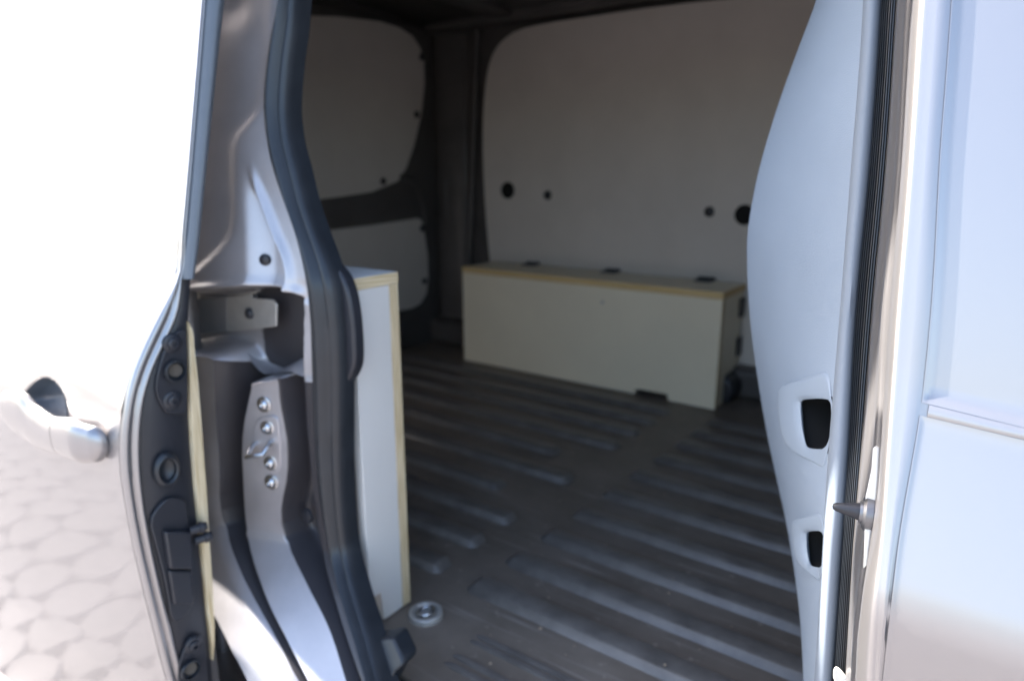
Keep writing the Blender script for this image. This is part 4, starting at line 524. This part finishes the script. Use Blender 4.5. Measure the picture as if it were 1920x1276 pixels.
# pockets: cut through the panel, framed, with a dark tray behind
def in_yz(p, poly):
    c = False
    for i in range(len(poly)):
        a, b = poly[i], poly[i - 1]
        if (a.z > p.z) != (b.z > p.z) and p.y < (b.y - a.y) * (p.z - a.z) / (b.z - a.z) + a.y: c = not c
    return c
holes = []
for k in ('pk1', 'pk2'):
    ip = [Vector(p) for p in D[k + '_i']]; c = sum(ip, Vector()) / len(ip); holes.append([c + (p - c) * 1.10 for p in ip])
bk = grid('bulkhead', [bk_pts(z) for z in ZB], 'plastic_grain', van, 0, sharp=50)
bm = bmesh.new(); bm.from_mesh(bk.data)
bmesh.ops.delete(bm, geom=[f for f in bm.faces if f.calc_center_median().x < .1 and f.calc_center_median().y < .84 and any(in_yz(v.co, hp) for v in f.verts for hp in holes)], context='FACES')
bm.to_mesh(bk.data); bm.free()
for k in ('pk1', 'pk2'):
    op, ip = [Vector(p) for p in D[k + '_o']], [Vector(p) for p in D[k + '_i']]
    nor = (op[len(op) // 2] - op[0]).cross(op[1] - op[-1]).normalized()
    if nor.x > 0: nor = -nor
    ipr = round_poly(ip, 2)
    # frame ring: outer outline lofted to the hole
    N = 48
    c = sum(ip, Vector()) / len(ip); hx = nor.cross(Vector((0, 0, 1))).normalized(); hz = hx.cross(nor)
    if hz.z < 0: hz = -hz
    def polar(ps, a):
        d = (math.cos(a), math.sin(a)); best = None
        for i in range(len(ps)):
            p, q = ps[i] - c, ps[i - 1] - c; px, pz, qx, qz = p.dot(hx), p.dot(hz), q.dot(hx), q.dot(hz)
            ex, ez = qx - px, qz - pz; den = d[0] * ez - d[1] * ex
            if abs(den) < 1e-12: continue
            s = (px * ez - pz * ex) / den; u = (px * d[1] - pz * d[0]) / den
            if s > 0 and -1e-6 <= u <= 1 + 1e-6 and (best is None or s > best[0]): best = (s, ps[i].lerp(ps[i - 1], u))
        return best[1]
    orr = round_poly(op, 2)
    A = [polar(orr, 2 * math.pi * i / N) for i in range(N)]; B = [polar(ipr, 2 * math.pi * i / N) for i in range(N)]
    A = [a if (a - c).length > (b - c).length + .003 else b + (b - c).normalized() * .003 for a, b in zip(A, B)]
    rows = []
    base = nor * .0015
    for fr, off in ((0, -.001), (.04, .0045), (.12, .0078), (.24, .0082), (.78, .0055), (.94, .003), (1.0, .0005)):
        ys = [p.y for p in A]; y0_, y1_ = min(ys), max(ys)
        rw = [A[i].lerp(B[i], fr) + base + nor * ((off + .001) * (.08 + .92 * min(1, max(0, (A[i].y - y0_) / (y1_ - y0_) * 1.4 - .2))) - .001) for i in range(N)]
        rows.append(rw + [rw[0]])
    grid('pocket_frame', rows, 'plastic_frame', bk, 0, sharp=40)
    oc = sum(B, Vector()) / N
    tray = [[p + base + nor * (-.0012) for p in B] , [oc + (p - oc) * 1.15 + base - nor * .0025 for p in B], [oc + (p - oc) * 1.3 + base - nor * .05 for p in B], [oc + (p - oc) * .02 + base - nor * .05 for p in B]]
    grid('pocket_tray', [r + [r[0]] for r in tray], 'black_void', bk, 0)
# edge trim of the bulkhead, ribbed seal
def strip(name, A, B, prof, m, z0=1.76, z1=.55, n=60, parent=van, back=.02, tb=.22):
    rows = []
    for z in zs(z0, z1, n):
        ca, cb = D[A], D[B]
        l = at_z(A, max(min(z, ca[0][2]), ca[-1][2])); r = at_z(B, max(min(z, cb[0][2]), cb[-1][2]))
        for p, c in ((l, ca), (r, cb)):
            if z > c[0][2]:
                k = (z - c[0][2]); p.y += tb * k; p.x += (c[0][0] - c[3][0]) / (c[0][2] - c[3][2]) * k
            if z < c[-1][2]:
                k = (z - c[-1][2]); p.x += (c[-4][0] - c[-1][0]) / (c[-4][2] - c[-1][2]) * k
            p.z = z
        rows.append([l.lerp(r, t) + Vector((0, q, 0)) for t, q in [(prof[0][0], back)] + prof + [(prof[-1][0], back)]])
    return grid(name, rows, m, parent, 0, closed=True, sharp=55)
strip('bulkhead_edge', 'r_crease', 'r_s_l', [(-.06, .003), (-.03, -.002), (.06, -.005), (.2, -.010), (.45, -.012), (.7, -.009), (.9, -.003), (1, .004)], 'plastic')
prof = []
for k in range(7):
    t0 = k / 7; prof += [(t0 + .01, .001), (t0 + .05, -.0015), (t0 + .10, -.0015), (t0 + .135, .001)]
strip('ribbed_seal', 'r_s_l', 'r_s_r', [(t, q - .004 * math.sin(math.pi * t)) for t, q in prof], 'rubber', n=40)
# --- front pillar: inner flange, groove, rounded outer edge, skin
rows = []
for z in zs(1.76, .45, 90):
    def P(nm):
        c = D[nm]; p = at_z(nm, max(min(z, c[0][2]), c[-1][2]))
        if z > c[0][2]: k = z - c[0][2]; p.y += .22 * k; p.x += (c[0][0] - c[3][0]) / (c[0][2] - c[3][2]) * k
        if z < c[-1][2]: k = z - c[-1][2]; p.x += (c[-4][0] - c[-1][0]) / (c[-4][2] - c[-1][2]) * k
        p.z = z; return p
    s_, j_, e1, e2, ln = P('r_s_r'), P('r_j'), P('r_e1'), P('r_e2'), P('r_line')
    r = [s_ + Vector((.002, .012, 0)), s_.copy(), s_.lerp(j_, .12), s_.lerp(j_, .3) + Vector((-.001, -.002, 0)), s_.lerp(j_, .45), s_.lerp(j_, .62) + Vector((.001, .002, 0)), s_.lerp(j_, .8) + Vector((-.0008, -.001, 0)), s_.lerp(j_, .92), j_ + Vector((.0012, .002, 0)), e1]
    for t in zs(.15, 1, 7): 
        q = e1.lerp(e2, t); q.y -= .007 * math.sin(math.pi * min(1, t)) ; r.append(q)
    r += [e2.lerp(ln, .4) + Vector((0, -.0008, 0)), e2.lerp(ln, .85) + Vector((0, -.0004, 0)), ln + Vector((-.0006, .0, 0)), ln + Vector((.0012, .0005, 0)), ln + Vector((.006, .0012, 0))]
    rows.append(r)
fp = grid('front_pillar', rows, 'paint', van, 0, sharp=70)
# guide pin with washer and bracket
p0, p1 = (Vector(p) for p in D['pin'])
ax = Vector((-1, -.18, .02)); base = p0 + Vector((.004, .004, 0))
plate('pin_bracket', D['pin_plate'], (.003, .010, 0), 'pale_plastic', fp, .0008, 2)
plate('pin_block', D['pin_block'], (.006, .012, 0), 'bolt_steel', fp, .001, 2)
pw = lathe('pin_washer', base, ax, [(-.004, .0135), (.001, .0135), (.003, .0115), (.003, .0085), (.005, .008)], 'bolt_steel', fp, 28)
lathe('guide_pin', base, ax, [(0, .0068), (.006, .0066), (.009, .0058), (.018, .0040), (.0215, .0032), (.0235, .002), (.024, 0)], 'black_trim', fp, 24, cap=False)
plate('sill_clip', round_poly(D['clip'], 1), (0, .004, 0), 'pale_plastic', fp, .001, 2)
# --- front door skin: upper and lower pressings with a belt line
def skin_y(z): return .48 + .38 * min(max(0, z - .98), .14) + .22 * max(0, z - 1.12)
bl = [Vector(p) for p in D['r_belt']]
def belt_z(x, k): a, b = bl[2 * k], bl[2 * k + 1]; return lerp(a.z, b.z, (x - a.x) / (b.x - a.x)) if x < b.x else b.z + (x - b.x) * .0
def door_grid(name, zf, n, inset, rim, xs1=1.1):
    rows = []
    for i in range(n):
        t = i / (n - 1); row = []
        for x_i in range(26):
            q = x_i / 25; 
            z = zf(t, q); ln = P_line(z)
            x = ln.x + .003 + (xs1 - ln.x) * q ** 2.2
            z = zf(t, x) if False else z
            row.append((x, z))
        rows.append(row)
    return rows
def P_line(z):
    c = D['r_line']; p = at_z('r_line', max(min(z, c[0][2]), c[-1][2]))
    if z > c[0][2]: p.x += (c[0][0] - c[3][0]) / (c[0][2] - c[3][2]) * (z - c[0][2])
    if z < c[-1][2]: p.x += (c[-4][0] - c[-1][0]) / (c[-4][2] - c[-1][2]) * (z - c[-1][2])
    return p
def panel(name, ztop, zbot, parent, inset, n=46):
    rows = []
    for i in range(n):
        t = i / (n - 1); t = t * t * (3 - 2 * t); row = []
        for k in range(90):
            q = (k / 89) ** 3
            zc = lerp(ztop(0), zbot(0), t); x0 = P_line(zc).x + .0012; x = lerp(x0, 1.1, q)
            z = lerp(ztop(x), zbot(x), t)
            e = min(x - x0, abs(z - ztop(x)) if ztop(x) < 1.6 else 9, abs(z - zbot(x)) if zbot(x) > .5 else 9)
            y = skin_y(z) + inset * S(e - .004, .006) - .0008 * math.exp(-(e / .0022) ** 2) + .02 * max(0, x - .3) ** 2
            y += 0
            y -= 0
            row.append((x, y, z))
        rows.append(row)
    return grid(name, rows, 'paint', parent, 0, sharp=80)
fd = empty('front_door', (0, 0, 0)); fd.parent = van
panel('upper_skin', lambda x: 1.70, lambda x: belt_z(x, 0), fd, .0015)
panel('lower_skin', lambda x: belt_z(x, 1), lambda x: .42, fd, .0)
rows = []
for x in zs(-.024, 1.1, 40):
    za, zb = belt_z(x, 0), belt_z(x, 1); r = []
    for t in zs(0, 1, 9): z = lerp(za, zb, t); r.append((x, skin_y(z) - .0004 - .0009 * math.sin(math.pi * t), z))
    rows.append(r)
grid('belt_strip', rows, 'paint', fd, 0)

# --- sliding door, slid back outside the body
XD = -.84; DD = Vector((-.9976, -.07, 0)); DN = Vector((.07, -.9976, 0))
def yo(z):
    c = D['d_out']; p = at_z('d_out', max(min(z, c[0][2]), c[-1][2])); y = p.y
    if z > c[0][2]: y += .21 * (z - c[0][2])
    if z < c[-1][2]: y += .15 * (c[-1][2] - z)
    return y
def in_poly(x, z, poly):
    c = False; n = len(poly)
    for i in range(n):
        a, b = poly[i], poly[i - 1]
        if (a[2] > z) != (b[2] > z) and x < (b[0] - a[0]) * (z - a[2]) / (b[2] - a[2]) + a[0]: c = not c
    return c
cupc = Vector(D['h_cupc'][0])
cup_o = [Vector(p) for p in round_poly(D['h_cup'], 2)]
def cup_r(x, z):                                   # 0 in the middle of the scoop, 1 on its rim
    d = Vector((x - cupc.x, 0, z - cupc.z)); a = math.atan2(d.z, d.x); best = None
    for i in range(len(cup_o)):
        p, q = cup_o[i] - cupc, cup_o[i - 1] - cupc
        a0, a1 = math.atan2(p.z, p.x), math.atan2(q.z, q.x)
        a_q = a
        if abs(a0 - a1) > math.pi: a0, a1, a_q = a0 % (2 * math.pi), a1 % (2 * math.pi), a % (2 * math.pi)
        if min(a0, a1) <= a_q <= max(a0, a1):
            a = a_q
            rr = math.hypot(p.x, p.z) * (1 - abs(a - a0) / max(1e-6, abs(a1 - a0))) + math.hypot(q.x, q.z) * abs(a - a0) / max(1e-6, abs(a1 - a0)); best = rr; break
    return math.hypot(d.x, d.z) / (best or .06)
cr0 = D['crease']
def crease_z(x):
    a, b = cr0[0], cr0[-1]; return lerp(a[2], b[2], (x - a[0]) / (b[0] - a[0]))
rows = []
zlist = sorted(set([round(z, 5) for z in zs(1.78, 1.06, 60) + zs(1.06, .90, 80) + zs(.90, .22, 80)]), reverse=True)
slist = zs(.008, .10, 14) + zs(.105, .32, 62) + zs(.33, 1.05, 40)
for z in zlist:
    r = []
    for s in slist:
        p = Vector((XD, yo(z), z)) + DD * s
        rr = cup_r(p.x, z) if .85 < z < 1.06 and s < .36 else 9
        if rr < 1.05: p += -DN * (.032 * (1 - S(rr - .86, .34)))
        k = (z - crease_z(p.x)) / .012
        p += DN * (.0010 * math.exp(-k * k))
        p.y += .05 * max(0, s - .35) ** 2
        kk = min(1, s / .08); p += DN * kk * (.0008 * math.sin(z * 13 + s * 7) + .0005 * math.sin(s * 13 + z * 10 + 1))
        r.append(p)
    rows.append(r)
sdoor = grid('sliding_door', rows, 'paint', van, 0, sharp=60)
# scoop behind the handle
vsn, fsn = [], []
NR, NA = 9, len(cup_o)
for i in range(NR):
    f = i / (NR - 1)
    for p in cup_o:
        q = cupc.lerp(p, .002 + .978 * f); s = -(q.x - XD) / .9976
        yy = yo(q.z) - .07 * s
        vsn.append((q.x, yy + .031 * math.sqrt(max(0, 1 - f ** 2.2)) - .0008, q.z))
for i in range(NR - 1):
    for k in range(NA): fsn.append((i * NA + k, i * NA + (k + 1) % NA, (i + 1) * NA + (k + 1) % NA, (i + 1) * NA + k))
mesh('handle_scoop', vsn, fsn, 'rubber_grey', sdoor, True, 60)
# handle bar: outline lofted to a rounded body, with a separate lock cover
hb = [Vector(p) for p in D['h_bar']]
seam_x = D['h_seam'][0][0]
top = [hb[0]] + hb[1:9]; bot = [hb[9]] + hb[10:] + [hb[0]]
def edge_z(ps, x):
    ps = sorted(ps, key=lambda p: p.x)
    if x <= ps[0].x: return ps[0].z
    for a, b in zip(ps, ps[1:]):
        if a.x <= x <= b.x:
            t = (x - a.x) / max(1e-6, b.x - a.x); t = t * t * (3 - 2 * t) * .5 + t * .5; return lerp(a.z, b.z, t)
    return ps[-1].z
xa, xb = min(p.x for p in hb), max(p.x for p in hb) - .018
def bar(name, x0, x1, cap0, cap1):
    rows = []; n = 40
    for i in range(n):
        x = lerp(x0, x1, i / (n - 1)); zt_, zb_ = edge_z(top, x), edge_z(bot, x); c = (zt_ + zb_) / 2; hh = max(.002, (zt_ - zb_) / 2)
        en = 1
        if cap0: en = min(en, math.sqrt(max(.02, 1 - max(0, 1 - (x - x0) / .022) ** 2)))
        if cap1: en = min(en, math.sqrt(max(.12, 1 - max(0, 1 - (x1 - x) / .010) ** 2)))
        s = -(x - XD) / .9976; yc = yo(.95) - .07 * s - .018 + .011 * S(x - (xb - .018), .04)
        rows.append([(x, yc - .0125 * en * (abs(math.cos(a)) ** .8) * (1 if math.cos(a) > 0 else -.8), c + hh * (.92 if en < .99 else 1) * en * (abs(math.sin(a)) ** .85) * (1 if math.sin(a) > 0 else -1)) for a in [2 * math.pi * k / 28 for k in range(28)]])
    return grid(name, rows, 'paint', sdoor, 0, closed=True, sharp=50)
pull = bar('handle_pull', xa, seam_x - .0007, True, False)
lockc = bar('handle_lock_cover', seam_x + .0007, xb, False, True)
plate('handle_foot', [p - DN * .004 for p in D['h_under'] and [Vector(q) for q in D['h_under']]], -DN * .008, 'paint', sdoor, .002, 2)
# folded hem of the skin
rows = []
for z in zs(1.70, .22, 130):
    y = yo(z); ci = D['d_in']
    if z > ci[0][2]: i = y + .004
    else:
        q = at_z('d_in', max(z, ci[-1][2])).y
        i = q if z >= ci[-1][2] else q + .15 * (ci[-1][2] - z)
    wd = i - y
    rows.append([(XD - .014, y - .0002, z), (XD - .007, y - .0001, z), (XD - .003, y + .001, z), (XD - .001, y + .08 * wd, z), (XD, y + .25 * wd, z), (XD - .0005, y + .45 * wd, z), (XD - .003, y + .52 * wd, z), (XD - .0025, y + .60 * wd, z), (XD + .001, y + .68 * wd, z), (XD + .002, y + .80 * wd, z), (XD + .001, y + .92 * wd, z), (XD - .006, y + 1.0 * wd, z), (XD - .02, y + 1.0 * wd, z)])
grid('door_hem', rows, 'paint', sdoor, 0, sharp=75)
# black edge trim
rows = []
for z in zs(1.139, .42, 60):
    a = at_z('d_in', max(z, D['d_in'][-1][2])).y + .0005; b = at_z('d_trim', max(z, D['d_trim'][-1][2])).y
    rows.append([(XD - .03, a, z), (XD - .005, a, z), (XD - .0035, a + .002, z), (XD - .0035, lerp(a, b, .5), z), (XD - .0035, b - .003, z), (XD - .005, b - .0005, z), (XD - .03, b, z)])
grid('edge_trim', rows, 'black_trim', sdoor, 0, sharp=45)
plate('hinge_plate', round_poly(D['d_plate1'], 1), (-.004, 0, 0), 'black_trim', sdoor, .0015, 3)
plate('hinge_plate', round_poly(D['d_plate2'], 1), (-.004, 0, 0), 'black_trim', sdoor, .0015, 3)
for p in D['d_bolts']:
    p = Vector(p)
    lathe('bolt', p, (1, -.05, 0), [(-.002, .0125), (.0015, .0122), (.003, .010), (.0032, .0078), (.0062, .0072), (.0072, .0055), (.0072, .0032), (.0045, .0028), (.0045, 0)], 'black_trim', sdoor, 24, cap=False)
for p in D['d_hole']:
    p = Vector(p)
    p = p + Vector((.006, 0, 0))
    lathe('drain_hole', p, (1, 0, 0), [(-.001, .0145), (.0018, .014), (.0022, .0118), (-.004, .0110), (-.008, .006), (-.0085, 0)], 'rubber', sdoor, 24, cap=False)
    lathe('drain_insert', p + Vector((-.0045, .0015, 0)), (1, -.3, .2), [(0, .0085), (.001, .008), (.0012, 0)], 'dirt', sdoor, 18, cap=False)
p = Vector(D['d_grom'][0])
g = lathe('grommet', p, (1, 0, 0), [(-.002, .024), (.001, .0235), (.004, .021), (.005, .018), (.003, .0155), (-.002, .0145), (-.006, .009), (-.0065, 0)], 'rubber', sdoor, 28, cap=False)
for v in g.data.vertices: v.co.y = p.y + (v.co.y - p.y) * .72
plate('latch_cover', round_poly(D['d_latch'], 1), (-.006, 0, 0), 'black_trim', sdoor, .002, 3)
plate('latch_housing', D['d_latch_blk'], (.011, 0, 0), 'black_trim', sdoor, .003, 3)
plate('latch_housing', D['d_latch_blk2'], (.007, 0, 0), 'black_trim', sdoor, .003, 3)
for i, p in enumerate(D['d_roller']):
    p = Vector(p)
    rl = lathe('latch_roller', p + Vector((.006, -.004, 0)), (0.25, 1, 0), [(0, .006), (.012, .006), (.013, .0078), (.017, .0078), (.018, .006), (.022, .0055), (.023, 0)], 'black_trim', sdoor, 16, cap=False)
# plywood liner on the inside of the door
rows = []
ply_zs = zs(1.084, .588, 50)
for z in ply_zs:
    a = at_z('d_ply_l', z).y + .0008; b = max(a + .0004, at_z('d_ply_r', z).y)
    rows.append([(XD - .006, a, z), (XD + .0008, a + .0004, z), (XD + .001, lerp(a, b, .5), z), (XD + .0006, b - .0003, z), (XD - .002, b, z), (XD - .95, b + .02, z), (XD - .95, a + .01, z)])
grid('plywood_liner', rows, 'ply_y', sdoor, 0, closed=True, sharp=50)
# window-frame seal of the door
rows = []
for z in zs(1.74, 1.1405, 50):
    c = D['d_sl']; l = at_z('d_sl', max(min(z, c[0][2]), c[-1][2])).y; r = at_z('d_sr', max(min(z, D['d_sr'][0][2]), D['d_sr'][-1][2])).y
    if z > c[0][2]: l += .21 * (z - c[0][2]); r += .21 * (z - c[0][2])
    rows.append([(XD + x, lerp(l, r, t), z) for t, x in [(-.12, -.02), (-.12, -.002), (0, -.001), (.05, .003), (.2, .010), (.4, .0135), (.6, .0125), (.85, .006), (1, -.004), (1.02, -.02)]])
grid('frame_seal', rows, 'rubber_grey', sdoor, 0, closed=True, sharp=60)
# inner frame behind the seal
box('inner_frame', (XD - .95, .43, .45), (XD - .012, .445, 1.08), 'dark_inner', sdoor, .002)

for o in list(scene.objects):
    if o.parent is None and o.type in {'MESH', 'EMPTY'} and 'label' not in o: print('unlabelled', o.name)
